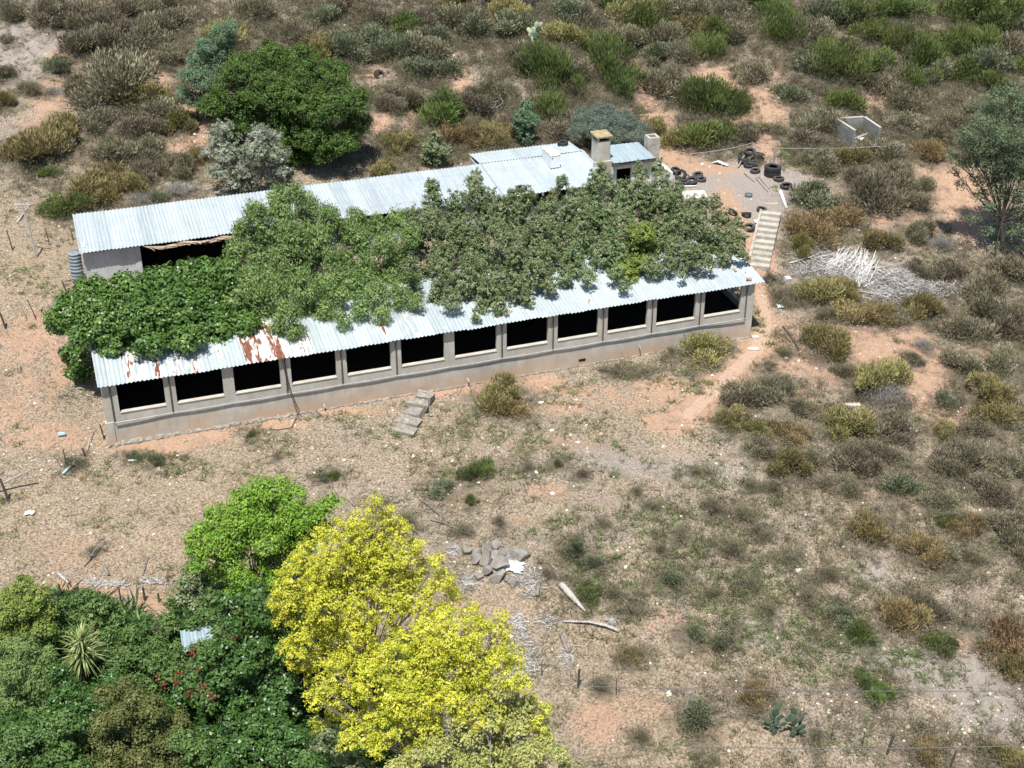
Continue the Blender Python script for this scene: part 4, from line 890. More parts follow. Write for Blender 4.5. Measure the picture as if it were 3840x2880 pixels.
tree('bush', 'low grey-green bush at the bottom between the creeper and the yellow trees', 'bush', (720, 1700),
     [(700,1590,20),(730,1630,26),(760,1660,28),(690,1620,18),(790,1690,26),(740,1690,28)], F_grey, seed=69, **jg)
tree('bush', 'shaded undershrub beneath the fresh green tree by the wire fence', 'bush', (430, 1300),
     [(420,1230,24),(400,1260,20),(450,1270,24),(395,1290,16),(480,1290,20),(430,1310,20),(520,1290,20)], F_grey, seed=70, **jg)

tree('bush', 'dark green filler bush hiding the foot of the yucca', 'bush', (175, 1560),
     [(150,1490,24),(190,1500,24),(220,1515,26),(160,1530,28),(205,1550,28),(130,1510,24),(110,1550,24),(170,1580,26),(240,1470,22),(120,1450,20)], F_dkg, seed=71, **jg)
tree('bush', 'green bush between the tin hutch and the fresh green tree', 'bush', (450, 1400),
     [(440,1330,20),(480,1340,24),(500,1320,24),(420,1350,16),(470,1380,26),(500,1370,26),(540,1300,26),(410,1420,22),(380,1395,18),(450,1290,20),(600,1300,24),(580,1310,26),(470,1362,10,-2.2),(482,1372,14,-2.2),(462,1392,14,-2.4),(425,1402,14,-2.4),(440,1396,10,-2.4)], F_jade, seed=72, **jg)
tree('bush', 'sunlit green bush at the bottom edge beside the olive-brown one', 'bush', (450, 1720),
     [(430,1620,28),(460,1660,30),(390,1600,24),(420,1680,28),(500,1690,28),(560,1700,28),(380,1690,24)], F_jade, seed=73, **jg)
# red flowers as a part of the creeper
Pc = np.array(cre.location)
for (px, py) in ((413,1408),(418,1416),(388,1452),(374,1470),(382,1473),(353,1483),(432,1449),(437,1485),(430,1497),(410,1497),(452,1495),(460,1507),(508,1381),(340,1463)):
    d = aty(px, py, Pc[1] - 3.2); n_ = 7
    fl = d - Pc + rng.normal(0, 0.075, (n_, 3))
    link('flower_cluster', np_mesh('flower_cluster', leaf_quads(fl, unit(rand_dir(n_) + np.array([0, -.6, .9])), 0.10, 0.07), F_red, rng.uniform(.2, 1, n_)), cre)

# ================================================================== YUCCA
yu = empty('yucca', G(185, 1500)); tag(yu, 'spiky variegated cream and green yucca above the lower left thicket', 'yucca')
Py = np.array(yu.location); hd = aty(178, 1412, Py[1]) - Py
MB().tube([(0, 0, -.3), (hd[0] * .6, hd[1], hd[2] * .5), tuple(hd)], [0.13, 0.10, 0.09], 8).obj('trunk', M_bark, yu)
F_yuc = foliage('yucca_leaves', [(0.12, 0.09, 0.05), (0.06, 0.11, 0.03), (0.14, 0.22, 0.05), (0.26, 0.32, 0.10), (0.56, 0.56, 0.28)], 0.2, 0.45, 0.0, 0.5)
yv, yt = [], []
for c_, nbl, ls in ((hd, 170, 1.12), (hd + np.array([-.05, .25, .5]), 90, 0.95)):
    for k in range(nbl):
        az = rng.uniform(0, 2 * pi); el = rng.uniform(-1.1, 1.35); L = ls * rng.uniform(.75, 1.2); prev = c_.copy(); e_ = el; wd = 0.045
        s = np.array([-sin(az), cos(az), 0]); 
        dead = el < -0.75
        for j in range(4):
            dr = np.array([cos(az) * cos(e_), sin(az) * cos(e_), sin(e_)]); nx_ = prev + dr * L / 4; w0 = wd * (1 - j * .2); w1 = wd * (1 - (j + 1) * .24)
            yv.append(np.stack([prev - s * w0, prev + s * w0, nx_ + s * max(w1, .003), nx_ - s * max(w1, .003)])); yt.append(0.03 if dead else rng.uniform(.1, 1) ** 0.7); prev = nx_; e_ -= 0.10 + 0.06 * j
link('leaves', np_mesh('leaves', np.array(yv), F_yuc, np.array(yt)), yu)

# ================================================================== SCRUB
K_brown = foliage('grey_brown_scrub', [(0.17, 0.14, 0.11), (0.16, 0.138, 0.09), (0.25, 0.215, 0.145), (0.34, 0.295, 0.205), (0.44, 0.385, 0.28)], 0.15, 0.8, 0.16, 0.15)
K_olive = foliage('olive_scrub', [(0.19, 0.15, 0.10), (0.18, 0.155, 0.07), (0.28, 0.24, 0.105), (0.38, 0.33, 0.145), (0.44, 0.33, 0.18)], 0.15, 0.8, 0.14, 0.15)
K_green = foliage('green_scrub', [(0.17, 0.14, 0.10), (0.09, 0.11, 0.04), (0.15, 0.19, 0.055), (0.22, 0.27, 0.075), (0.30, 0.30, 0.14)], 0.2, 0.7, 0.12, 0.2)
K_rust = foliage('rusty_scrub', [(0.18, 0.13, 0.09), (0.20, 0.145, 0.08), (0.31, 0.22, 0.115), (0.41, 0.29, 0.16), (0.37, 0.32, 0.14)], 0.15, 0.8, 0.12, 0.15)
K_dead = foliage('dead_grey_scrub', [(0.33, 0.30, 0.27), (0.30, 0.28, 0.26), (0.38, 0.36, 0.34), (0.46, 0.44, 0.42)], 0.1, 0.9, 0.10, 0.1)
K_gg = foliage('grey_green_scrub', [(0.17, 0.14, 0.10), (0.14, 0.15, 0.09), (0.20, 0.22, 0.13), (0.27, 0.285, 0.17), (0.34, 0.34, 0.23)], 0.15, 0.7, 0.12, 0.15)
def shrub_proto(kind, mat, seed, n=4200, needle=(0.15, 0.034), tall=0.85, up=0.9, gap=0.0):
    r = np.random.default_rng(seed); nb = r.integers(9, 15); V_, T_ = [], []
    cs = []
    for k in range(nb):
        a = r.uniform(0, 2 * pi); q = r.uniform(0, 0.62) ** 0.8; cs.append((q * cos(a) * 1.15, q * sin(a), r.uniform(0.12, 0.66) * tall * (1 - 0.45 * q), r.uniform(0.20, 0.46)))
    tot = sum(c[3] ** 2 for c in cs)
    for (x, y, z, R) in cs:
        m_ = int(n * R * R / tot); d = rand_dir(m_ * 2, r); d = d[d[:, 2] > -0.55][:m_]
        p = np.array([x, y, z]) + d * (R * r.uniform(0.40, 1.28, len(d)) ** (0.8))[:, None] * np.array([1, 1, 0.85 + 0.3 * (tall > 1)])
        p[:, 2] = np.maximum(p[:, 2], 0.02)
        dirs = unit(d * 0.8 + np.array([0, 0, up]) + rand_dir(len(d), r) * 0.6); nr = unit(np.cross(dirs, rand_dir(len(d), r)))
        V_.append(leaf_quads(p, nr, needle[0], needle[1], r, dirs)); T_.append(np.clip(r.uniform(.1, .75) + r.normal(0, .16, len(d)), 0.07, 1))
    n2 = int(n * 0.10); b = np.stack([r.normal(0, .07, n2), r.normal(0, .07, n2), np.zeros(n2)], -1); idx = r.integers(0, len(cs), n2); cc = np.array(cs)[idx]
    tip = cc[:, :3] + rand_dir(n2, r) * cc[:, 3:4] * r.uniform(.5, 1.12, n2)[:, None]; tip[:, 2] = np.abs(tip[:, 2]) + 0.05
    mid = (b + tip) / 2 + r.normal(0, .05, (n2, 3))
    V_.append(twig_quads(b, mid, 0.010, r)); V_.append(twig_quads(mid, tip, 0.007, r)); T_.append(np.full(2 * n2, 0.02))
    return np_mesh('shrub', np.concatenate(V_), mat, np.concatenate(T_))
PR = {}
for i, (k, mt, kw) in enumerate((('b', K_brown, {}), ('o', K_olive, {}), ('g', K_green, dict(needle=(0.16, 0.035))), ('t', K_green, dict(tall=1.35, up=1.6, needle=(0.20, 0.03), n=3000)), ('r', K_rust, {}),
                                ('d', K_dead, dict(n=1500, needle=(0.22, 0.014))), ('y', K_gg, dict(needle=(0.13, 0.045))), ('w', K_brown, dict(n=1500, needle=(0.18, 0.02), tall=1.0, up=1.3)))):
    PR[k] = [shrub_proto(k, mt, 100 + i * 7 + j, **kw) for j in range(6)]
KN = {'b': 'grey-brown', 'o': 'olive-brown', 'g': 'green', 't': 'upright green', 'r': 'rusty brown', 'd': 'dead grey', 'y': 'grey-green', 'w': 'sparse twiggy'}
S = """27,20,30,b;100,27,37,b;143,43,25,b;187,43,37,b;233,60,40,b;200,93,45,b;283,20,35,b;333,13,35,b;317,67,42,b;333,100,38,b;383,40,38,b;367,117,28,b;133,143,27,y;267,160,60,b;173,193,33,b;207,213,27,y
247,213,45,b;300,207,45,o;333,240,38,b;300,277,40,b;217,260,33,b;360,213,22,o;387,267,28,o;63,190,17,b;5,160,22,b;7,217,20,o;110,197,15,d;140,293,45,o;67,327,50,o;110,313,33,b;100,367,18,g;247,333,36,b;317,320,28,b
327,367,30,b;233,393,40,o;283,400,36,o;200,413,46,o;150,443,38,g;393,360,32,b;433,333,22,o;300,428,22,d;383,410,26,d;345,425,22,y;20,87,13,b;864,53,30,g;937,77,28,y;804,87,30,y;944,240,42,g;1180,143,46,t;1214,187,40,t;1320,143,40,t
1347,193,32,t;994,293,35,r;1037,293,33,o;864,310,33,o;837,360,25,o;1080,287,28,r;1204,277,35,b;1454,290,28,o;1404,273,26,o;1535,222,42,t;1498,200,28,t;1525,293,44,g;1575,227,30,t;1688,73,35,t;1842,33,40,g;1882,67,30,g;1878,140,40,g
1808,160,46,t;1995,127,36,t;2055,100,32,g;2092,160,35,g;2142,187,38,g;1942,20,40,g;2108,27,55,g;2175,20,45,g;1775,267,36,b;1742,300,28,b;1942,270,32,b;1912,322,30,b;1842,340,30,o;1775,347,32,b;2025,300,32,b;2092,273,33,b;2008,333,28,r
1958,217,35,b;1618,283,25,b;1642,277,14,o;1678,283,17,b;1755,430,40,y;1892,410,52,b;1958,433,38,b;1842,450,36,b;1742,493,40,r;1808,473,40,r;1725,530,28,o;1908,520,34,o;1975,503,32,b;2025,520,26,d;1940,372,30,b;1850,385,26,b;1990,400,26,b
1768,626,42,o;1825,630,32,o;1785,676,20,b;1872,673,44,r;1942,686,26,b;1995,670,46,o;1775,743,46,o;1815,800,19,b;1995,743,19,d;1975,775,19,b;1885,820,46,o;1908,846,38,d;1532,753,46,o;1675,833,38,b;1608,853,40,b;1585,903,34,o;1728,880,24,b
1635,925,28,o;1692,930,34,r;1835,916,44,o;1925,926,40,b;1708,996,40,o;1648,965,28,b;1858,996,42,b;1908,986,34,b;1758,990,28,b;1942,1046,34,y;1842,1046,28,b;2022,1073,34,b;2092,986,42,b;2042,1013,36,b;2142,1053,40,b;2192,1003,38,b
2135,840,40,o;2082,780,36,b;2042,866,26,y;2175,773,36,b;2158,886,38,o;2108,920,34,b;2092,713,42,b;2142,663,46,b;2192,703,42,b;2108,620,42,b;2175,586,42,b;2042,586,34,b;1975,586,28,b;2035,930,26,o;1622,1046,20,w;1675,1053,22,w
1882,1139,38,r;1992,1183,38,r;2042,1193,33,b;2108,1209,19,b;2048,1123,18,g;2092,1133,32,r;2175,1133,40,b;2192,1173,38,b;1952,1323,40,r;2008,1323,36,b;2025,1386,26,g;2168,1373,44,r;2198,1439,36,o;1878,1483,28,g;1632,1499,33,r
1512,1543,34,y;2008,1626,34,r;2128,1613,14,o;2175,1640,36,o;1094,853,44,o;1110,880,26,r;1027,1020,26,g;950,1056,22,y;1204,1000,11,g;1257,1023,18,w;1020,1080,12,g;1244,1189,26,y;1270,1279,24,g;1364,1313,28,w;1364,1416,20,r;1430,1186,18,w
545,937,11,g;290,985,16,y;337,995,14,y;1375,1060,12,w;1505,1020,14,w;1540,1100,26,w;1600,1110,26,w;1470,1160,24,w;1580,1190,28,w;1650,1150,24,w;1700,1200,26,w;1450,1250,28,y;1540,1280,26,w;1620,1260,24,w;1660,1320,22,w;1500,1370,24,y
1740,1290,24,w;1790,1240,24,w;1820,1330,28,y;1860,1370,26,g;1560,1390,20,y;1410,1090,18,w;1300,1130,18,w;1140,1010,14,w;700,1030,12,y;720,1025,12,g;1180,1240,18,w;200,1190,14,w;160,1000,20,w;600,985,10,w;1450,760,16,w;1390,800,24,w
1330,800,20,w;1690,760,14,b;1660,790,12,b;1500,640,0,b;1690,640,26,w;1665,600,14,w;1720,645,26,w;1520,1640,26,w;1380,1590,24,w;1300,1480,26,w;1760,1590,18,w;1330,1280,26,w;1280,1215,22,y;1000,1145,22,w;880,1120,22,w;1080,1130,18,w"""
shr = []
for t in S.replace('\n', ';').split(';'):
    x, y, r_, k = t.split(','); x, y, r_ = float(x), float(y), float(r_)
    if r_ > 0: shr.append((x, y, r_, k))
# the dense scrub along the top, spaced by hand-set rows and nudged at random
tr_ex = [(620, 230, 190, 135), (445, 140, 75, 110), (530, 345, 100, 90), (1135, 265, 35, 60), (1310, 270, 90, 45), (1850, 285, 60, 50), (1100, 8, 60, 14)]
bare = [(cx, cy, rx * 0.8, ry * 0.8) for (cx, cy, rx, ry, s) in SOIL if s >= 0.8 and cy < 420] + [(60, 120, 100, 85)]
r_ = random.Random(12); cand = []
y = -50
while y < 330:
    step = 52 if y < 120 else 58
    x = r_.uniform(0, 30)
    while x < 2230:
        px = x + r_.uniform(-16, 16); py = y + r_.uniform(-14, 14); x += step
        if 380 > px and py > 0: continue
        if px < 1490 and py > 300: continue
        if px > 1560 and py > 250 and px < 1730: continue
        if any(((px - a) / c) ** 2 + ((py - b) / d) ** 2 < 1 for a, b, c, d in tr_ex + bare): continue
        if any(math.hypot(px - s[0], py - s[1]) < 0.62 * (s[2] + 26) for s in shr): continue
        cand.append((px, py))
    y += 40
r_.shuffle(cand)
room = 297 - len(shr)
cand.sort(key=lambda c: c[1] < -4)
for (px, py) in cand[:room]:
    if px < 1100: k = r_.choice('bbbbbboby' if py < 150 else 'bbbooby')
    elif px < 1500: k = r_.choice('bbbyyotb')
    else: k = r_.choice('bbytgtgyb' if py < 220 else 'bbyboyg')
    shr.append((px, py, r_.uniform(26, 40), k))
ZS_ = 1
zones = [(0,0,230,235,'in the scrub above the left clearing'),(230,0,400,150,'along the top left of the hillside'),(0,235,210,480,'by the bare clearing at the left edge'),(200,120,460,300,'left of the rounded dark tree'),(200,300,470,480,'behind the left end of the upper shed'),
 (380,-60,620,130,'above the pale blue-green tree'),(620,-60,860,130,'above the rounded dark tree'),(860,-60,1060,130,'left of the hilltop tyre row'),(1060,-60,1300,120,'just below the hilltop tyre row'),(1300,-60,1480,120,'right of the hilltop tyre row'),
 (780,130,970,260,'between the rounded tree and the wire heap'),(970,130,1120,260,'around the grey wire heap'),(760,260,1100,390,'just behind the middle of the upper shed'),(1100,110,1290,330,'on the slope behind the lean-to roof'),(1290,100,1480,330,'on the slope behind the kitchen chimney'),
 (1480,-60,1720,120,'at the top of the sandy gully'),(1480,120,1720,260,'beside the sandy gully'),(1480,260,1700,360,'above the tyre heap'),(1720,-60,1900,110,'on the top slope'),(1900,-60,2230,110,'in the top right corner'),
 (1720,110,1900,245,'above the block enclosure'),(1900,110,2230,245,'above the tree with the dark trunk'),(1700,245,1860,370,'left of the block enclosure'),(1860,245,2120,370,'right of the block enclosure'),(1690,370,1830,560,'right of the concrete steps'),(1830,370,2120,560,'above the bleached branch pile'),
 (1640,560,1900,700,'under the bleached branch pile'),(1900,560,2230,720,'right of the bleached branch pile'),(1480,700,1660,870,'beside the path at the shed corner'),(1640,700,1850,860,'on the orange slope right of the path'),(1850,720,2050,900,'in the gully of orange soil'),(2050,720,2230,960,'at the right edge beyond the orange gully'),
 (1560,860,1780,1010,'below the footpath bend'),(1780,880,1960,1080,'in the dense scrub middle right'),(1960,900,2230,1100,'in the dense scrub at the right edge'),(1400,1010,1760,1230,'on the open slope right of centre'),(1760,1080,2230,1230,'in the lower scrub right of the slope'),(1400,1230,1760,1420,'in the low weedy patch'),
 (1760,1230,2230,1420,'in the lower right scrub'),(1240,1450,1700,1660,'by the bottom wire fence'),(1700,1430,2230,1660,'on the stony ground at the lower right'),(950,780,1480,900,'just below the lower shed'),(800,980,1400,1160,'in the field below the lower shed'),(1100,1160,1400,1450,'near the rock pile'),(0,900,800,1230,'in the dry grass at the left')]
byz = {}
for i, (px, py, rp, k) in enumerate(shr):
    z = next((j for j, q in enumerate(zones) if q[0] <= px < q[2] and q[1] <= py < q[3]), -1); byz.setdefault((z, k), []).append(i)
ORD = ['leftmost', 'second', 'third', 'fourth', 'fifth', 'sixth', 'seventh', 'eighth', 'ninth', 'tenth', 'eleventh', 'twelfth'] + ['far right'] * 9
SL = {}
for (z, k), ids in byz.items():
    ids.sort(key=lambda i: shr[i][0]); ph = zones[z][4] if z >= 0 else 'beyond the top of the slope'
    for n, i in enumerate(ids):
        SL[i] = (f"{KN[k]} bush {ph}" if len(ids) == 1 else f"{KN[k]} bush {ph}, {ORD[n] + (' from left' if 0 < n < 12 else '') if n < len(ids) - 1 or len(ids) > 13 else 'rightmost'}")
SP = []
for i, (px, py, rp, k) in enumerate(shr):
    P = G(px, py + 0.30 * rp); s = rp * mpp(P) * (1.62 if py < 350 else 1.5); s = min(s, 3.3)
    sz = s * r_.uniform(0.85, 1.15)
    o = link('shrub', r_.choice(PR[k]), None, loc=(P[0], P[1], P[2] - 0.06), rot=(r_.uniform(-.12, .12), r_.uniform(-.12, .12), r_.uniform(0, 6.28)), scale=(s * r_.uniform(.85, 1.25), s * r_.uniform(.85, 1.1), sz))
    tag(o, SL[i], 'shrub', 'wild bushes scattered over the hillside'); SP.append((P[0], P[1], s * (0.45 if k == 'w' else 1.0)))
SP = np.array(SP)

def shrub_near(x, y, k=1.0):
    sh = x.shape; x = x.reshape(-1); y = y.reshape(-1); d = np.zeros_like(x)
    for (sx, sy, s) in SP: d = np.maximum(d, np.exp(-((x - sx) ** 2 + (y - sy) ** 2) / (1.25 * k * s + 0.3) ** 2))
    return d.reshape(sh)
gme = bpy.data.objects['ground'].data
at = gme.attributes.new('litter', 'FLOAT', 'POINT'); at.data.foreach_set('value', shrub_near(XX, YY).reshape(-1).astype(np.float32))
# ================================================================== GROUND COVER (uncountable)
G_grass = foliage('dry_grass_blades', [(0.2, 0.15, 0.1), (0.22, 0.18, 0.10), (0.36, 0.30, 0.18), (0.52, 0.44, 0.30)], 0.2, 0.8, 0.0, 0.1)
G_under = foliage('low_twiggy_scrub', [(0.17, 0.14, 0.11), (0.15, 0.13, 0.09), (0.25, 0.215, 0.15), (0.23, 0.235, 0.13), (0.38, 0.335, 0.25)], 0.15, 0.85, 0.0, 0.1)
G_weed = foliage('green_weeds', [(0.15, 0.12, 0.08), (0.13, 0.16, 0.07), (0.205, 0.26, 0.10), (0.29, 0.35, 0.135)], 0.2, 0.7, 0.0, 0.15)
def tufts(name, pts, mat, hmin, hmax, blades, wd, lean=0.7, leaf=False):
    n = len(pts); r = rng; h = np.repeat(r.uniform(hmin, hmax, n), blades); c = np.repeat(pts, blades, 0)
    tt = np.repeat(r.uniform(.1, .8, n), blades) + r.normal(0, .12, n * blades)
    base = c + np.stack([r.normal(0, .05, len(c)) * (h / .2), r.normal(0, .05, len(c)) * (h / .2), np.full(len(c), -.02)], -1)
    tip = base + np.stack([r.normal(0, lean, len(c)) * h, r.normal(0, lean, len(c)) * h, h * r.uniform(.5, 1.1, len(c))], -1)
    s = unit(np.cross(tip - base, rand_dir(len(c)))) * wd
    if leaf: V_ = np.stack([base, (base + tip) / 2 + s, tip, (base + tip) / 2 - s], 1)
    else: V_ = np.stack([base - s, base + s, tip], 1)
    return np_mesh(name, V_, mat, np.clip(tt, .07, 1))
def inshed(x, y):
    a, b = AB(x, y); return ((a > -0.9) & (a < 37) & (b > -0.35) & (b < 5.8)) | ((a > -0.3) & (a < 38.2) & (b > 13.6) & (b < 21))
def scatter(n, px0, px1, py0, py1):
    """points over the visible ground, uniform by area in the world"""
    x = rng.uniform(-32, 78, n); y = rng.uniform(-38, 58, n); z = ter(x, y)
    D = np.stack([x, y, z], -1) - CAM; zz = D @ _fw
    X = 1106 + F_PX * 0.57604 * (D @ _r2) / zz; Y = 829.5 - F_PX * 0.57604 * (D @ _u2) / zz
    k = (X > px0) & (X < px1) & (Y > py0) & (Y < py1) & ~inshed(x, y)
    return x[k], y[k], z[k], X[k], Y[k]
def near_shrub(x, y):
    d = np.zeros_like(x)
    for (sx, sy, s) in SP: d = np.maximum(d, np.exp(-((x - sx) ** 2 + (y - sy) ** 2) / (1.2 * s + 0.8) ** 2))
    return d
x, y, z, X, Y = scatter(420000, -150, 2360, -120, 1800)
nz = np.sin(x * .9 + 1.7 * np.sin(y * .6)) * np.cos(y * 1.1 + 1.3 * np.sin(x * .5)) + 0.6 * np.sin(x * 2.7 + y * 1.9) * np.cos(y * 3.1 - x)
soil = np.maximum(field(pS, x, y), 2.2 * field(pP, x, y)); dust = field(pG, x, y); straw = field(pT, x, y); ns = near_shrub(x, y)
yard = field([(W(41.5, 15.5)[0], W(41.5, 15.5)[1], 5.0, 4.5, 1)], x, y)
slope = sm((X - 800) / 500) * sm((Y - 880) / 150)
pu_ = np.clip(0.13 + 0.60 * ns + 0.20 * nz + 0.07 * slope - 0.45 * soil - 0.2 * dust - 0.25 * straw - yard, 0.0, 1)
k = rng.random(len(x)) < pu_ * 0.50
print('undergrowth tufts', k.sum())
tag(link('undergrowth', tufts('undergrowth', np.stack([x, y, z], -1)[k], G_under, 0.14, 0.45, 9, 0.017)), kind='stuff')
def proto_arr(me):
    n = len(me.vertices); v = np.empty(n * 3, np.float32); me.vertices.foreach_get('co', v); t = np.empty(len(me.polygons), np.float32); me.attributes['tint'].data.foreach_get('value', t)
    return v.reshape(-1, 4, 3).astype(float), t.astype(float)
PB = [proto_arr(PR['b'][0]), proto_arr(PR['y'][1]), proto_arr(PR['w'][2])]
rightz = sm((X - 1500 - (1000 - Y) * .1) / 200) * sm((Y - 540) / 60)
pm = np.clip(0.10 * (Y < 360) * (X > 180) * (1 - 1.0 * soil) + 0.03 * ns + 0.018 * rightz + 0.005 * slope * (nz > 0.2) - 0.03 * soil - .03 * yard - 0.03 * straw - 0.03 * dust, 0, 1) * ((Y < 700) | (X > 1150))
k2 = np.where(rng.random(len(x)) < pm)[0][:9500]; print('low clumps', len(k2))
mv, mt_ = [], []
for i in k2:
    v, t = PB[rng.integers(0, 3)]; q = rng.choice(len(v), 130, replace=False); s = rng.uniform(0.38, 1.15); a = rng.uniform(0, 6.28)
    R_ = np.array([[cos(a), -sin(a), 0], [sin(a), cos(a), 0], [0, 0, 1]]); vv = v[q]; c = vv.mean(1, keepdims=True); vv = (c * s + (vv - c) * 1.05) @ R_.T
    mv.append(vv + np.array([x[i], y[i], z[i] - 0.03])); mt_.append(np.clip(t[q] * .8 + rng.uniform(-.15, .25), 0.07, 1))
tag(link('low_scrub', np_mesh('low_scrub', np.concatenate(mv), G_under, np.concatenate(mt_))), kind='stuff')
pg_ = np.clip(0.34 + 0.35 * straw + 0.15 * nz - 0.35 * soil - 0.5 * yard - 0.3 * dust, 0, 1)
k = rng.random(len(x)) < pg_ * 0.30
tag(link('dry_grass', tufts('dry_grass', np.stack([x, y, z], -1)[k], G_grass, 0.06, 0.20, 6, 0.014, lean=1.0)), kind='stuff')
WEED = [(1480,1160,160,60,.55),(1600,1290,170,80,.7),(1420,1280,120,60,.5),(1700,1370,140,50,.7),(1300,1230,60,60,.6),(1560,1020,80,40,.4),(1900,1430,120,24,.6),(1250,1150,80,30,.4),(1500,830,60,20,.7),(1460,790,40,20,.6),(1600,1240,120,60,.5),(1560,1330,100,50,.6),(1810,1360,70,40,1),(1760,1390,80,30,.9),(1880,1400,40,30,.8),(1950,1430,60,30,1),(2050,1460,40,16,1),(2020,1480,30,12,.8),(1640,1370,60,30,.7),(1700,1420,60,20,.7),
 (1280,1190,50,40,.8),(1260,1270,30,40,.8),(1190,870,60,16,.5),(1480,1000,40,16,.4),(700,1030,40,14,.6),(1020,1020,40,20,.7),(940,1060,30,16,.6),(1330,1180,60,40,.4),(1740,1470,40,14,.7),(1460,1190,60,30,.4),(1400,1250,60,50,.4),(1850,1250,60,30,.5),(60,600,80,30,.3),(420,1010,100,20,.35),
 (700,900,120,14,.4),(860,930,50,20,.5),(1000,900,50,14,.4),(1850,1620,60,20,.5),(2150,1640,50,16,.6),(1660,740,20,20,.6),(1640,690,10,40,.8),(1430,1300,60,40,.4),(1700,340,16,20,1.2),(1200,1000,200,60,.22),(1350,980,200,60,.25),(1100,940,200,40,.25)]
pw = field(patches(WEED), x, y)
k = rng.random(len(x)) < np.clip(pw * 1.1 + 0.22 * nz - 0.0 - 0.2 * soil - .2 * yard, 0, 1) * 0.42
tag(link('weeds', tufts('weeds', np.stack([x, y, z], -1)[k], G_weed, 0.12, 0.36, 9, 0.020, leaf=True)), kind='stuff')

gd = field(patches([(120,1450,190,110,1.2),(330,1520,200,120,1.2),(560,1480,120,150,1.2),(150,1600,230,90,1.2),(480,1620,260,90,1.2),(720,1600,120,90,1.0),(500,1330,100,40,1),(780,1560,120,60,1)]), x, y)
k = rng.random(len(x)) < np.clip(gd * 0.9 - 0.15, 0, 1)
tag(link('ground_ivy', tufts('ground_ivy', np.stack([x, y, z], -1)[k], F_dkg, 0.25, 0.8, 12, 0.045, lean=0.9, leaf=True)), kind='stuff')
st_p = field(patches([(1620,1030,70,50,1),(1470,1180,90,50,.8),(1560,1230,120,60,.9),(1440,1010,60,20,.4),(1650,1200,100,60,.7),(1700,1300,120,60,.6),(1330,1290,80,50,.5),(1390,1100,80,40,.4),(1540,1340,90,40,.6),(1800,1330,60,40,.6),(1260,1400,60,40,.4)]), x, y)
k = rng.random(len(x)) < np.clip(st_p * 0.16 * (nz > -0.3), 0, 1)
G_stalk = foliage('dark_dry_stalks', [(0.1, 0.09, 0.07), (0.09, 0.08, 0.06), (0.15, 0.135, 0.10), (0.17, 0.18, 0.10)], 0.1, 0.8, 0.0, 0.1)
tag(link('dry_stalks', tufts('dry_stalks', np.stack([x, y, z], -1)[k], G_stalk, 0.25, 0.65, 9, 0.014, lean=0.25)), kind='stuff')

# pale stones lying about
ico = []
t = (1 + 5 ** .5) / 2
IV = unit(np.array([(-1, t, 0), (1, t, 0), (-1, -t, 0), (1, -t, 0), (0, -1, t), (0, 1, t), (0, -1, -t), (0, 1, -t), (t, 0, -1), (t, 0, 1), (-t, 0, -1), (-t, 0, 1)], float))
IF = np.array([(0, 11, 5), (0, 5, 1), (0, 1, 7), (0, 7, 10), (0, 10, 11), (1, 5, 9), (5, 11, 4), (11, 10, 2), (10, 7, 6), (7, 1, 8), (3, 9, 4), (3, 4, 2), (3, 2, 6), (3, 6, 8), (3, 8, 9), (4, 9, 5), (2, 4, 11), (6, 2, 10), (8, 6, 7), (9, 8, 1)])
def stones(name, P, smin, smax, mat):
    V_ = []; T_ = []
    for p in P:
        s = rng.uniform(smin, smax) * (1 + 1.2 * (rng.random() > .94)); v = IV * rng.uniform(.7, 1.25, (12, 1)) * np.array([1, rng.uniform(.6, 1), rng.uniform(.4, .7)]) * s
        a = rng.uniform(0, 6.28); R_ = np.array([[cos(a), -sin(a), 0], [sin(a), cos(a), 0], [0, 0, 1]]); v = v @ R_.T + p + np.array([0, 0, s * .15])
        V_.append(v[IF]); T_.append(np.full(20, rng.random()))
    return np_mesh(name, np.concatenate(V_), mat, np.concatenate(T_))
m_st, nt, b = newmat('scattered_stone'); at = N(nt, 'ShaderNodeAttribute', attribute_name='tint')
nt.links.new(ramp(nt, at.outputs['Fac'], [(0.0, (0.46, 0.33, 0.24)), (0.3, (0.62, 0.48, 0.37)), (0.6, (0.76, 0.67, 0.56)), (1.0, (0.86, 0.84, 0.80))]), b.inputs['Base Color']); b.inputs['Roughness'].default_value = 0.95
STN = [(1900,1540,200,50,1),(2100,1570,150,60,1),(1750,1540,100,40,.6),(1800,1380,40,16,.6),(1000,1200,100,60,.2),(950,1000,200,60,.3),(150,1030,150,60,.3),(250,1270,120,14,1),(130,980,100,30,.3),(1700,770,60,30,.8),(850,880,60,10,.4),(1600,1000,100,60,.2),(60,1230,80,40,.4),(1500,80,30,30,.3),(1990,200,80,60,.4)]
x, y, z, X, Y = scatter(60000, -60, 2270, -40, 1720)
k = rng.random(len(x)) < np.clip(field(patches(STN), x, y) * 0.5 + 0.085, 0, 1)
tag(link('gravel', stones('gravel', np.stack([x, y, z], -1)[k], 0.032, 0.09, m_st)), kind='stuff')

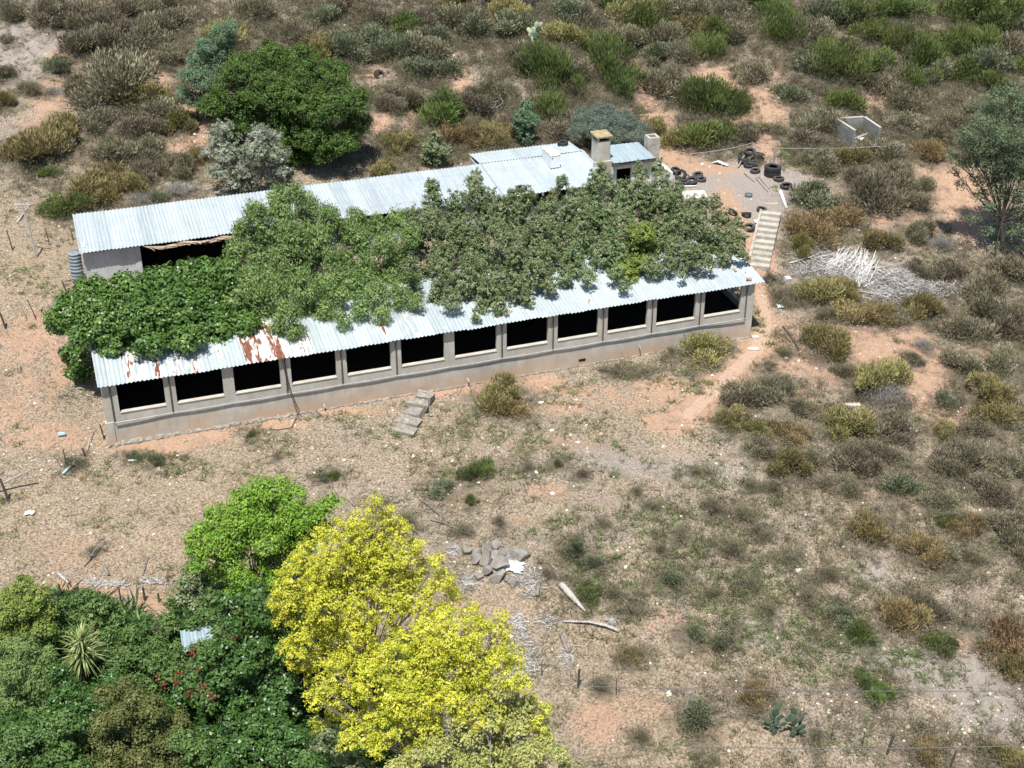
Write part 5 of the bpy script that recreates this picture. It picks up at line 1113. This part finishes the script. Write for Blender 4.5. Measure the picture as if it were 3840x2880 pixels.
# ================================================================== FENCES, POLES, LITTER
def post(px, py, h, r, mat, parent=None, lean=(0, 0), name='post', sq=False):
    P = G(px, py); b = MB(); b.tube([(0, 0, -0.3), (lean[0] * .5, lean[1] * .5, h * .5), (lean[0], lean[1], h)], [r, r * .95, r * .9], 4 if sq else 8)
    off = P if parent is None else P - np.array(parent.location); return b.obj(name, mat, parent, loc=off), P
def wire(pts, r, mat, parent, name='wire', sag=0.05):
    o0 = np.array(parent.location) if parent is not None else np.zeros(3); q = []
    for a, b in zip(pts[:-1], pts[1:]):
        for k in range(8):
            t = k / 8; p = np.array(a) * (1 - t) + np.array(b) * t; p = p - np.array([0, 0, sag * 4 * t * (1 - t)]); q.append(p - o0)
    q.append(np.array(pts[-1]) - o0); b = MB(); b.tube(q, r, 5); return b.obj(name, mat, parent)
# lower right fence
fe = empty('wire_fence', G(1248, 1484)); tag(fe, 'sagging wire fence with dark leaning posts crossing the lower right corner', 'fence')
tops = []
for (px, py, h, r, ln, mt) in ((1170,1462,0.9,.02,(0,0),M_darkwood),(1248,1486,1.1,.055,(.05,0),M_darkwood),(1331,1503,1.0,.022,(-.02,0),M_darkwood),(1480,1541,1.2,.06,(.12,0),M_wood),(1573,1552,0.95,.03,(.08,0),M_wood),(1721,1587,1.1,.06,(.12,0),M_darkwood),(1795,1600,0.95,.022,(0,0),M_darkwood),(1861,1615,0.9,.022,(.03,0),M_darkwood),(1914,1630,1.15,.06,(.18,0),M_darkwood),(2050,1662,1.1,.045,(.15,0),M_darkwood),(2190,1690,1.1,.045,(.1,0),M_darkwood)):
    o, P = post(px, py, h, r, mt, fe, ln); tops.append(P + np.array([ln[0], ln[1], h]))
for dz in (0.08, 0.42, 0.75): wire([t - np.array([0.0, 0, dz]) for t in tops], 0.007, M_wire, fe)
for i_, (y0_, y1_, xa, xb, yw, lb) in enumerate(((1480, 1492, 1170, 2260, -24.5, 'dark cable strung straight across the lower right above the lime green bush'), (1612, 1609, 1480, 2260, -31.0, 'dark cable strung just above the bottom edge at the lower right'))):
    A_, B_ = aty(xa, y0_, yw), aty(xb, y1_, yw); n_ = 14; q = [A_ + (B_ - A_) * k / n_ - np.array([0, 0, 0.12 * 4 * (k / n_) * (1 - k / n_)]) for k in range(n_ + 1)]
    gz = [float(ter(A_[0], A_[1])), float(ter(B_[0], B_[1]))]
    cbl = empty('cable', q[0]); tag(cbl, lb, 'cable'); MB().tube([p - q[0] for p in q], 0.013, 6).obj('strand', M_wire, cbl)
    MB().tube([(B_[0] - q[0][0] + .05, B_[1] - q[0][1], gz[1] - q[0][2] - .3), (B_[0] - q[0][0] + .05, B_[1] - q[0][1], B_[2] - q[0][2] + .1)], 0.07, 8).obj('pole', M_wood, cbl)
# upper right wire
fe2 = empty('wire_fence', G(1670, 350)); tag(fe2, 'single pale wire strung on grey posts past the tyre heap and block enclosure', 'fence'); tops = []
for (px, py, h, r) in ((1490,352,0.75,.03),(1623,336,1.0,.05),(1671,350,1.1,.09),(1947,342,1.05,.13)):
    o, P = post(px, py, h, r, M_wood, fe2, sq=(r > .1)); tops.append(P + np.array([0, 0, h - .06]))
wire(tops, 0.012, M_palewire, fe2, sag=0.12)
# upper left fence and pole
tp = empty('pole', G(79, 556)); tag(tp, 'tall pale T-shaped pole at the left of the upper shed', 'pole')
MB().tube([(0, 0, -.3), (-.1, 0, 1.7), (-.30, 0, 3.5)], [.06, .055, .05], 8).obj('shaft', M_bone, tp); MB().tube([(-.75, .1, 3.42), (.25, -.05, 3.5)], .045, 6).obj('crossbar', M_bone, tp)
MB().tube([(-.3, 0, 3.3), (.15, .1, 2.4)], .03, 6).obj('brace', M_wood, tp)
fe3 = empty('wire_fence', G(27, 540)); tag(fe3, 'row of thin crooked fence posts left of the upper shed', 'fence'); tops = []
for (px, py, h, r, ln) in ((-40,560,1.2,.03,(0,0)),(28,541,1.35,.04,(-.15,0)),(108,530,1.2,.035,(-.12,0)),(159,520,1.0,.03,(-.1,0))):
    o, P = post(px, py, h, r, M_darkwood, fe3, ln); tops.append(P + np.array([ln[0], 0, h - .05]))
for dz in (0, .4): wire([t - np.array([0, 0, dz]) for t in tops], 0.006, M_wire, fe3)
fe4 = empty('wire_fence', G(14, 710)); tag(fe4, 'fence of black and thin grey posts at the left edge above the orange yard', 'fence'); tops = []
for (px, py, h, r, ln, mt) in ((-60,728,1.3,.06,(0,0),M_darkwood),(14,710,1.3,.06,(-.25,0),M_darkwood),(38,690,1.2,.015,(-.2,0),M_wood),(60,692,1.2,.02,(-.3,0),M_wood),(80,690,1.25,.03,(-.35,0),M_darkwood),(108,668,1.1,.02,(-.25,0),M_wood),(150,645,1.1,.05,(-.25,0),M_darkwood)):
    o, P = post(px, py, h, r, mt, fe4, ln); tops.append(P + np.array([ln[0], 0, h - .06]))
for dz in (0, .4): wire([t - np.array([0, 0, dz]) for t in tops], 0.005, M_wire, fe4)
for (x0_, y0_, x1_, y1_, lb) in ((36,483,58,452,'grey plank lying on dry grass beside the T-shaped pole'), (84,453,108,460,'short grey plank behind the T-shaped pole')):
    A_, B_ = G(x0_, y0_), G(x1_, y1_); b = MB(); d = B_ - A_; L_ = np.hypot(d[0], d[1]); b.box(0, L_, -.07, .07, 0.01, 0.07)
    tag(b.obj('plank', M_wood, None, loc=A_, rot=(0, -math.atan2(d[2], L_), math.atan2(d[1], d[0]))), lb, 'plank')
# lower left gate and droppers
fe5 = empty('wire_fence', G(20, 1083)); tag(fe5, 'broken fence with one stout post and leaning rail at the lower left edge', 'fence'); tops = []
for (px, py, h, r, ln, mt) in ((20,1083,1.35,.065,(-.22,0),M_darkwood),(69,1054,1.1,.02,(-.12,0),M_wood),(103,1018,.8,.014,(.05,0),M_wood),(145,1007,1.0,.035,(-.05,0),M_darkwood),(185,986,.5,.05,(-.1,0),M_darkwood),(226,949,.9,.045,(-.12,0),M_darkwood)):
    o, P = post(px, py, h, r, mt, fe5, ln); tops.append(P + np.array([ln[0], 0, h - .06]))
b = MB(); A_ = aty(-40, 1066, G(20, 1083)[1] + .4) - np.array(fe5.location); B_ = aty(67, 1015, G(69, 1054)[1]) - np.array(fe5.location); b.tube([A_, B_], 0.055, 8); b.obj('rail', M_wood, fe5)
wire(tops, 0.005, M_wire, fe5)
def lay(name, lb, cat, p0, p1, r, mat, n=8, lift=0.03, r1=None, bend=0.0, mid=None, grp=None):
    A_, B_ = G(*p0), G(*p1); A_[2] += r + lift; B_[2] += (r1 or r) + lift; M_ = (A_ + B_) / 2; M_[2] = max(M_[2], float(ter(M_[0], M_[1])) + r) + bend
    if mid is not None: M_ = G(*mid); M_[2] += r + lift + bend
    b = MB(); b.tube([(0, 0, 0), tuple((A_ * .25 + M_ * .75) - A_), tuple(M_ * .6 + B_ * .4 - A_), tuple(B_ - A_)], [r, r, r * .9 if r1 is None else (r + r1) / 2, r1 or r], n)
    o = b.obj(name, mat, None, smooth=True, loc=A_); return tag(o, lb, cat, grp)
lay('pipe', 'pale turquoise pipe lying on the dry grass at the left', 'pipe', (136,1027), (168,996), .07, M_teal)
lay('drum', 'small turquoise canister on the ground left of the lower shed corner', 'canister', (127,943), (142,942), .11, M_teal, 12)
lay('stick', 'thin white stick stuck in the grass by the lower shed corner', 'stick', (188,977), (203,935), .02, M_bone, 6, bend=.3)
lay('log', 'short white log below the lower shed corner', 'log', (277,998), (296,998), .06, M_bone)
lay('log', 'pale log lying above the lower left thicket', 'log', (125,1241), (149,1263), .07, M_bone)
lay('log', 'grey log with a dark end near the lower left thicket', 'log', (222,1220), (235,1246), .08, M_greybark)
lay('pole', 'dark pole leaning on the orange slope right of the lower shed', 'pole', (1691,707), (1727,760), .035, M_darkwood, 6, bend=.2)
lay('log', 'driftwood-like grey log tapering to a thin end right of the rock pile', 'log', (1211,1268), (1266,1325), .16, M_bone, 9, r1=.04)
lay('palm_sheath', 'long curved white palm stalk on the grass below the rock pile', 'palm stalk', (1217,1345), (1338,1367), .05, M_bone, 7, r1=.09, mid=(1290,1351), bend=.12)
lay('log', 'grey log half hidden in dry grass under the curved palm stalk', 'log', (1212,1375), (1227,1414), .10, M_greybark)
lay('log', 'short upright-looking log at the lower tip of the rock pile', 'log', (1163,1266), (1160,1291), .11, M_greybark, 9)
lay('stick', 'small white stick right of the rock pile', 'stick', (1191,1222), (1203,1233), .03, M_bone)
lay('plank', 'long thin weathered plank nearest the tractor tyres', 'plank', (1632,386), (1658,414), .035, M_wood, 4, grp='planks dropped in the tyre yard')
lay('plank', 'thin weathered plank lying parallel just right of another', 'plank', (1638,383), (1662,409), .035, M_wood, 4, grp='planks dropped in the tyre yard')
lay('plank', 'dark thin plank left of the two parallel planks', 'plank', (1607,375), (1630,394), .03, M_wood, 4, grp='planks dropped in the tyre yard')
lay('plank', 'thick grey pole behind the tyres next to the whitewashed fireplace', 'plank', (1471,370), (1497,386), .07, M_wood, 6, grp='planks dropped in the tyre yard')
lay('plank', 'grey pole leaning steeply over the tyre heap', 'plank', (1594,364), (1619,331), .05, M_wood, 6, bend=.4, grp='planks dropped in the tyre yard')
lay('plank', 'pole lying flat across the tyre heap toward the tractor tyres', 'plank', (1618,350), (1655,352), .05, M_wood, 6, bend=.3, lift=.3, grp='planks dropped in the tyre yard')
lay('board', 'white plank at the left side of the yard below two tyres', 'board', (1470,405), (1505,404), .05, M_white, 4)
def slab(name, lb, cat, px, py, sx, sy, sz, mat, rz=0, tilt=(0, 0), lift=0.0, bev=0.01):
    P = G(px, py); b = MB(); b.box(-sx / 2, sx / 2, -sy / 2, sy / 2, -sz * .3, sz); 
    return tag(b.obj(name, mat, None, loc=onz(P, lift), rot=(tilt[0], tilt[1], rz), bevel=bev), lb, cat, None, 'thing')
slab('concrete_slab', 'pale cracked concrete slab in the yard beside the shrub crowns', 'slab', 1500, 421, 1.6, 1.3, .05, M_palestone, .1)
slab('concrete_slab', 'short pale concrete sill at the head of the concrete steps', 'slab', 1666, 441, .9, .25, .06, M_conc, .1)
slab('foam_block', 'white foam block on the grey scrub right of the lower shed corner', 'block', 1700, 607, .36, .30, .22, M_white, .4, (.2, .1), .05)
slab('concrete_slab', 'flat pale stone beside the footpath at the shed corner', 'stone', 1627, 754, .62, .32, .08, M_palestone, .1, bev=.04)
slab('stone', 'white stone lying against the right foot of the lower shed', 'stone', 1631, 730, .42, .26, .16, M_palestone, .1, bev=.06)
slab('stone', 'cream stone slab in the scrub among dead grey twigs', 'stone', 1841, 876, .9, .3, .12, M_palestone, .05, bev=.05)
b = MB()
for (x0_, x1_, z0_, z1_) in ((-.55, -.15, .02, .22), (-.15, .2, .22, .10), (.2, .62, .10, .04)): b.hexa([(x0_, -.14, z0_), (x1_, -.17, z1_), (x1_, .17, z1_), (x0_, .14, z0_), (x0_, -.14, z0_ + .03), (x1_, -.17, z1_ + .03), (x1_, .17, z1_ + .03), (x0_, .14, z0_ + .03)])
tag(b.obj('bent_sheet', M_white, None, loc=onz(G(1555, 356), .03), rot=(0, 0, -.45)), 'bent white sheet on the ground at the back of the tyre yard', 'sheet')
tb = MB(); tb.lathe([(0.01, 0.02), (.24, .02), (.27, .16), (.25, .18), (.22, .06), (0.01, .06)], 18); tag(tb.obj('tub', simple('grey_plastic', (.12, .16, .17), (.2, .24, .25), 2, .5), None, loc=onz(G(1617, 424), 0)), 'small grey tub alone in the middle of the yard', 'tub')
b = MB()
for k in range(6):
    t0, t1 = k / 6, (k + 1) / 6; A_, B_ = G(1685 + 14 * t0, 413 + 38 * t0), G(1685 + 14 * t1, 413 + 38 * t1); o0 = G(1685, 413); w_ = .10 - .05 * t0
    A_, B_ = A_ - o0, B_ - o0; b.hexa([(A_[0] - w_, A_[1], A_[2] + .04), (B_[0] - w_, B_[1], B_[2] + .04), (B_[0] + w_, B_[1], B_[2] + .07), (A_[0] + w_, A_[1], A_[2] + .07), (A_[0] - w_, A_[1], A_[2] + .07), (B_[0] - w_, B_[1], B_[2] + .07), (B_[0] + w_, B_[1], B_[2] + .10), (A_[0] + w_, A_[1], A_[2] + .10)])
tag(b.obj('cloth_strip', simple('pale_blue_cloth', (.6, .68, .72), (.8, .84, .86), 4, .8), None, loc=G(1685, 413)), 'pale bluish strip trailing down from the large tyre beside the steps', 'strip')
def rag(name, lb, px, py, r, mat, seed, cat='rag'):
    g_ = np.random.default_rng(seed); P = G(px, py); n = 9; v = []; f = []
    for i in range(n):
        for j in range(n):
            u_, w_ = i / (n - 1) * 2 - 1, j / (n - 1) * 2 - 1; q = r * (0.7 + .5 * g_.random())
            v.append((u_ * q, w_ * q * .7, .05 + .25 * r * g_.random() * (1 - abs(u_)) + .06 * g_.random()))
    for i in range(n - 1):
        for j in range(n - 1): f.append((i * n + j, (i + 1) * n + j, (i + 1) * n + j + 1, i * n + j + 1))
    b = MB(); b.add(v, f); o = b.obj(name, mat, None, loc=P, rot=(0, 0, g_.uniform(0, 3))); so = o.modifiers.new('thick', 'SOLIDIFY'); so.thickness = .01; return tag(o, lb, cat)
rag('plastic_rag', 'torn white plastic snagged on a twig right of the lower shed', 1684, 663, .26, M_white, 1)
rag('plastic_rag', 'crumpled clear plastic left of the concrete steps', 1636, 480, .3, M_whitewash, 2)
rag('plastic_rag', 'white litter lying inside the block enclosure', 1856, 300, .34, M_white, 3)
rag('plastic_rag', 'white plastic scrap at the left below the gate post', 64, 1110, .22, M_white, 4)
rag('plastic_rag', 'white feed sack lying on the rock pile', 1105, 1226, .55, M_white, 5, 'sack')
rag('black_plastic', 'black plastic heap on the ground beyond the lower shed corner', 1660, 606, .45, M_rubber, 6)
# stones on the roof corner
def rock(P, sx, sy, sz, mat, seed, lb=None, name='rock', grp=None, rz=0):
    g_ = np.random.default_rng(seed); import bmesh
    bm = bmesh.new(); bmesh.ops.create_icosphere(bm, subdivisions=3, radius=1.0); pl = unit(g_.normal(size=(8, 3))); dd = g_.uniform(.42, .75, 8)
    for v in bm.verts:
        p = np.array(v.co)
        for q, d in zip(pl, dd):
            t = p @ q
            if t > d: p = p - q * (t - d)
        v.co = Vector((p[0] * sx, p[1] * sy, p[2] * sz))
    me_ = bpy.data.meshes.new(name); bm.to_mesh(me_); bm.free(); me_.materials.append(mat)
    o = link(name, me_, None, loc=P, rot=(g_.uniform(-.3, .3), g_.uniform(-.3, .3), rz or g_.uniform(0, 3))); return tag(o, lb, 'rock', grp)
rock(W(35.15, 1.6, 2.50), .20, .13, .10, M_tanrock, 1, 'reddish stone on the right end of the lower roof, left of a pair', 'stone', 'stones weighing down the roof corner')
rock(W(35.75, 1.35, 2.48), .22, .17, .13, M_tanrock, 2, 'pale stone on the right end of the lower roof, right of a pair', 'stone', 'stones weighing down the roof corner')
rock(W(36.1, 0.15, 2.36), .30, .17, .13, M_tanrock, 3, 'flat stone at the very front corner of the lower roof', 'stone', 'stones weighing down the roof corner')
rock(W(36.3, 4.0, 2.78), .16, .13, .1, M_tanrock, 4, 'small stone near the back right edge of the lower roof', 'stone', 'stones weighing down the roof corner')
RP = [(215,330,60,'leftmost weathered rock of the pile'),(340,360,70,'second rock from the left in the pile'),(450,300,80,'rock near the top of the pile with a dark gap under it'),(560,262,62,'topmost small rock of the pile'),(430,440,82,'angular rock in the middle of the pile, faces split by a ridge'),(555,410,66,'bluish grey rock in the middle of the pile'),(325,450,60,'low rock at the left edge of the pile'),
      (610,500,92,'large rounded slab rock beside the white sack'),(440,580,66,'rock at the lower left of the pile'),(570,620,96,'long flat rock at the foot of the pile'),(340,630,60,'half buried rock at the lower left of the pile'),(800,400,105,'long smooth log-like rock at the right of the pile'),(760,690,80,'rock at the lower right foot of the pile'),(630,345,50,'small rock behind the bluish grey one'),(500,500,50,'small rock wedged in the middle of the pile'),(680,640,44,'small dark rock below the white sack')]
for i_, (zx, zy, r_z, lb) in enumerate(RP):
    px, py = 968 + zx * .1875, 1129 + zy * .1875; P = G(px, py + 3); s_ = r_z * .1875 * mpp(P) * 1.22
    hz_ = 0.25 if 3 < i_ < 9 else 0.1
    rock(onz(P, hz_), s_ * (1.3 if i_ in (9, 11) else 1.05), s_ * .85, s_ * .85, M_rock, 40 + i_, lb, 'rock', 'rocks of the grey rock pile', .15 if i_ in (9, 11) else 0)
def fibres(name, lb, spots, n, L, mat, cat=None, kind='stuff', wd=.012, up=.15):
    V_ = []; T_ = []
    for (px, py, rx, ry) in spots:
        q = rng.normal(0, .5, (n, 2)); a0 = rng.uniform(0, pi)
        P0 = np.array([G(px, py)]); ax = mpp(P0[0]); 
        x_ = P0[0][0] + q[:, 0] * rx * ax; y_ = P0[0][1] + q[:, 1] * ry * ax * 1.8; z_ = ter(x_, y_) + rng.uniform(.02, up, n)
        A_ = np.stack([x_, y_, z_], -1); a = a0 + rng.normal(0, 1.2, n); d = np.stack([np.cos(a), np.sin(a), rng.normal(0, .12, n)], -1) * (L * rng.uniform(.4, 1.2, n))[:, None]
        B_ = A_ + d; B_[:, 2] = np.maximum(B_[:, 2], ter(B_[:, 0], B_[:, 1]) + .02); V_.append(twig_quads(A_, B_, wd)); T_.append(rng.random(n))
    return tag(link(name, np_mesh(name, np.concatenate(V_), mat, np.concatenate(T_))), lb, cat, None, kind)
F_bone = foliage('bleached_fibres', [(0.30, 0.27, 0.23), (0.34, 0.31, 0.28), (0.55, 0.52, 0.48), (0.78, 0.76, 0.72)], .1, .9, 0, .1)
fibres('palm_litter', None, [(1110,1215,26,12),(1130,1240,30,16),(1150,1262,26,18),(1145,1275,16,12),(1110,1202,20,8),(1185,1345,22,10),(1130,1370,16,24),(1140,1420,22,26),(1150,1445,22,16),(1120,1345,14,14),(985,1190,10,8),(1225,1425,14,12),(1012,1262,20,10),(1320,1345,6,3),(1105,1470,14,10),(250,1266,34,5),(205,1262,16,5),(330,1258,24,5)], 240, .34, F_bone, wd=.013)
# bleached branch pile
BX = lambda zx, zy: (1590 + zx * .2292, 507 + zy * .2292)
bp = empty('branch_pile', G(*BX(1150, 500))); tag(bp, 'large pile of bleached grey-white branches on the slope right of the steps', 'branch pile'); o0 = np.array(bp.location)
r_ = random.Random(8)
def bstick(z0, z1, r, h0, h1, wob=.08, name='branch', n=5):
    A_, B_ = G(*BX(*z0)), G(*BX(*z1)); A_[2] += h0; B_[2] += h1; b = MB(); pts = []
    for k in range(5):
        t = k / 4; p = A_ * (1 - t) + B_ * t + np.array([r_.uniform(-wob, wob), r_.uniform(-wob, wob), r_.uniform(-wob, wob) * .5]) * (0 < k < 4); pts.append(p - o0)
    b.tube(pts, [r, r * .9, r * .8, r * .62, r * .35], n); b.obj(name, M_bleach, bp)
for k in range(78):
    t = k / 78 + r_.uniform(-.05, .05); x0, y0 = 840 + 380 * t + r_.uniform(-30, 30), 350 + 150 * t + r_.uniform(-60, 20); x1, y1 = 1010 + 290 * t + r_.uniform(-70, 60), 150 + 60 * t + r_.uniform(-25, 90)
    bstick((x0, y0), (x1, y1), r_.uniform(.024, .058), r_.uniform(.03, .25), r_.uniform(.10, .42), .14)
for (a_, b_, r0_) in (((1200,510),(1520,355),.05),((1150,510),(1310,190),.06),((500,285),(760,225),.05),((740,240),(930,200),.04),((610,265),(690,315),.04),((750,290),(930,285),.03),((1250,330),(1390,345),.05),((1320,350),(1400,390),.04),((560,270),(880,190),.03),((1940,590),(2070,470),.03),((1900,560),(1950,470),.03),((2040,570),(2030,480),.025),((1500,420),(1700,560),.03),((1420,600),(1800,520),.03),((1170,550),(1400,600),.03),((1300,560),(1650,430),.03)):
    bstick(a_, b_, r0_, .12, .30)
fibres('twig_litter', None, [BX(*q) + w_ for q, w_ in (((700,330),(44,16)),((900,260),(50,14)),((1000,330),(40,22)),((1100,400),(40,22)),((1350,450),(44,18)),((1500,480),(50,16)),((1650,520),(50,14)),((1800,500),(46,14)),((1950,540),(40,14)),((1450,590),(40,10)),((1600,400),(30,12)),((1050,420),(36,20)),((1150,320),(36,22)),((950,360),(30,20)))], 620, .5, foliage('grey_twig_litter', [(.28, .26, .24), (.32, .30, .275), (.47, .445, .42), (.70, .675, .65)], .1, .9, 0, .1), wd=.018, up=.3)
# grey wire heap and prickly pears
wh = MB(); P = G(1040, 232); r_ = random.Random(5)
for k in range(46):
    a = r_.uniform(0, 6.28); R_ = r_.uniform(.3, .95); c = (r_.uniform(-.7, .7), r_.uniform(-.4, .4), r_.uniform(.1, .5)); tl = (r_.uniform(-.6, .6), r_.uniform(-.6, .6))
    wh.tube([(c[0] + R_ * cos(a + j * .5), c[1] + R_ * sin(a + j * .5), c[2] + tl[0] * .4 * cos(j * .5) + tl[1] * .3 * sin(j * .5)) for j in range(9)], .014, 4)
tag(wh.obj('wire_heap', M_bone, None, loc=P), 'tangled heap of grey wire and sticks beside the leaning hillside tyre', 'wire heap')
M_pad = simple('cactus_skin', (0.05, 0.085, 0.055), (0.10, 0.155, 0.095), 3, .6, .1); M_padp = simple('pale_cactus_skin', (0.35, 0.45, 0.25), (0.60, 0.62, 0.42), 3, .6, .1)
def cactus(px, py, lb, pads, mats, sc_=1.0):
    e = empty('prickly_pear', G(px, py)); tag(e, lb, 'cactus')
    import bmesh
    for i, (x, z, r, a, y) in enumerate(pads):
        bm = bmesh.new(); bmesh.ops.create_icosphere(bm, subdivisions=3, radius=1.0)
        for v in bm.verts:
            k = 1 + .22 * v.co.z; v.co = Vector((v.co.x * r * .62 * k * sc_, v.co.y * r * .15 * sc_, v.co.z * r * sc_))
        me_ = bpy.data.meshes.new('pad'); bm.to_mesh(me_); bm.free(); me_.polygons.foreach_set('use_smooth', [True] * len(me_.polygons)); me_.materials.append(mats[i % len(mats)])
        link('pad', me_, e, loc=(x * sc_, y * sc_, z * sc_), rot=(rng.uniform(-.3, .1), a, rng.uniform(-.5, .5)))
cactus(1672, 1588, 'green prickly pear cactus with paddle pads beside a dark post of the bottom fence', [(0,.15,.25,0,0),(-.1,.5,.24,-.2,0),(-.35,.6,.22,-.9,.1),(.05,.85,.26,.2,0),(-.15,1.1,.24,-.3,.1),(.2,1.15,.2,.6,0),(-.05,1.45,.26,0,0),(.02,1.85,.25,.1,0),(-.4,.9,.2,-.5,0),(.35,.7,.2,.9,0),
        (.85,.2,.22,.2,-.1),(.95,.5,.24,.5,-.1),(1.2,.62,.24,1.2,-.1),(.9,.85,.25,-.1,0),(.75,1.1,.24,-.3,0),(1.15,1.0,.22,1.1,0),(.8,1.45,.24,0,.1),(1.3,.3,.2,1.4,-.1),(.55,1.0,.2,-.6,0)], [M_pad], .9)
cactus(1152, 92, 'pale sunlit prickly pear on the hillside below the hilltop tyres', [(0,.15,.3,0,0),(-.2,.5,.28,-.4,0),(.15,.5,.3,.4,0),(.0,.85,.3,0,.1),(-.3,.9,.25,-.7,0),(.35,.95,.3,.6,.1),(.2,1.25,.28,.2,.1),(.5,1.3,.25,.8,.1)], [M_padp, M_padp, M_pad], 1.05)
# tin roofed hutch in the thicket
hp_ = aty(441, 1374, G(430, 1440)[1]); hu = empty('hutch', (hp_[0], hp_[1], hp_[2] - .95), .28); tag(hu, 'little tin-roofed hutch buried in the lower left thicket', 'hutch')
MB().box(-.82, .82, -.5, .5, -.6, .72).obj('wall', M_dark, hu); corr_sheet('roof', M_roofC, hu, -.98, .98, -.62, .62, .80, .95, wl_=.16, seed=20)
# fallen dead branches
def dead_branch(lb, p0, p1, r, n, seed):
    r_ = random.Random(seed); A_, B_ = G(*p0), G(*p1); A_[2] += .08; B_[2] += .15; b = MB(); b.tube([(0, 0, 0), tuple((B_ - A_) * .5 + np.array([0, 0, .15])), tuple(B_ - A_)], [r, r * .7, r * .3], 6); L_ = np.linalg.norm(B_ - A_)
    for k in range(n):
        t = r_.uniform(.1, 1); s_ = (B_ - A_) * t; d = Vector((r_.uniform(-1, 1), r_.uniform(-1, 1), r_.uniform(0, .7))).normalized() * r_.uniform(.3, .9); m_ = Vector(s_) + d * .6 + Vector((0, 0, r_.uniform(0, .1)))
        b.tube([tuple(s_), tuple(m_), tuple(Vector(s_) + d + Vector((r_.uniform(-.2, .2), r_.uniform(-.2, .2), 0)))], [r * .35, r * .22, r * .1], 4)
    return tag(b.obj('dead_branch', M_greybark, None, loc=A_), lb, 'branch')
dead_branch('fallen bare branch pointing right beside the top of the yellow tree', (930,1125), (1004,1156), .04, 14, 1)
dead_branch('thin fallen twiggy branch above the other one beside the yellow tree', (905,1080), (965,1130), .03, 20, 2)
dead_branch('bare forked branch lying in the dry field above the lower left thicket', (182,1226), (228,1173), .045, 18, 3)
dead_branch('small white antler-like branch by the lower left wire fence', (308,1246), (320,1206), .035, 6, 4)
dead_branch('spreading grey dead branch in the scrub below the orange slope', (1880,850), (1950,880), .05, 40, 5)
fe6 = empty('wire_fence', G(258, 1303)); tag(fe6, 'short dark-posted fence along the top of the lower left thicket', 'fence'); tops = []
for (px, py, h, r) in ((100,1296,.8,.05),(133,1292,.8,.05),(173,1296,.8,.05),(262,1303,.85,.04),(313,1297,.75,.06),(344,1300,.5,.05),(395,1290,.8,.05)):
    o, P = post(px, py, h, r, M_darkwood, fe6); tops.append(P + np.array([0, 0, h - .05]))
for dz in (0, .3): wire([t - np.array([0, 0, dz]) for t in tops], 0.006, M_wire, fe6)
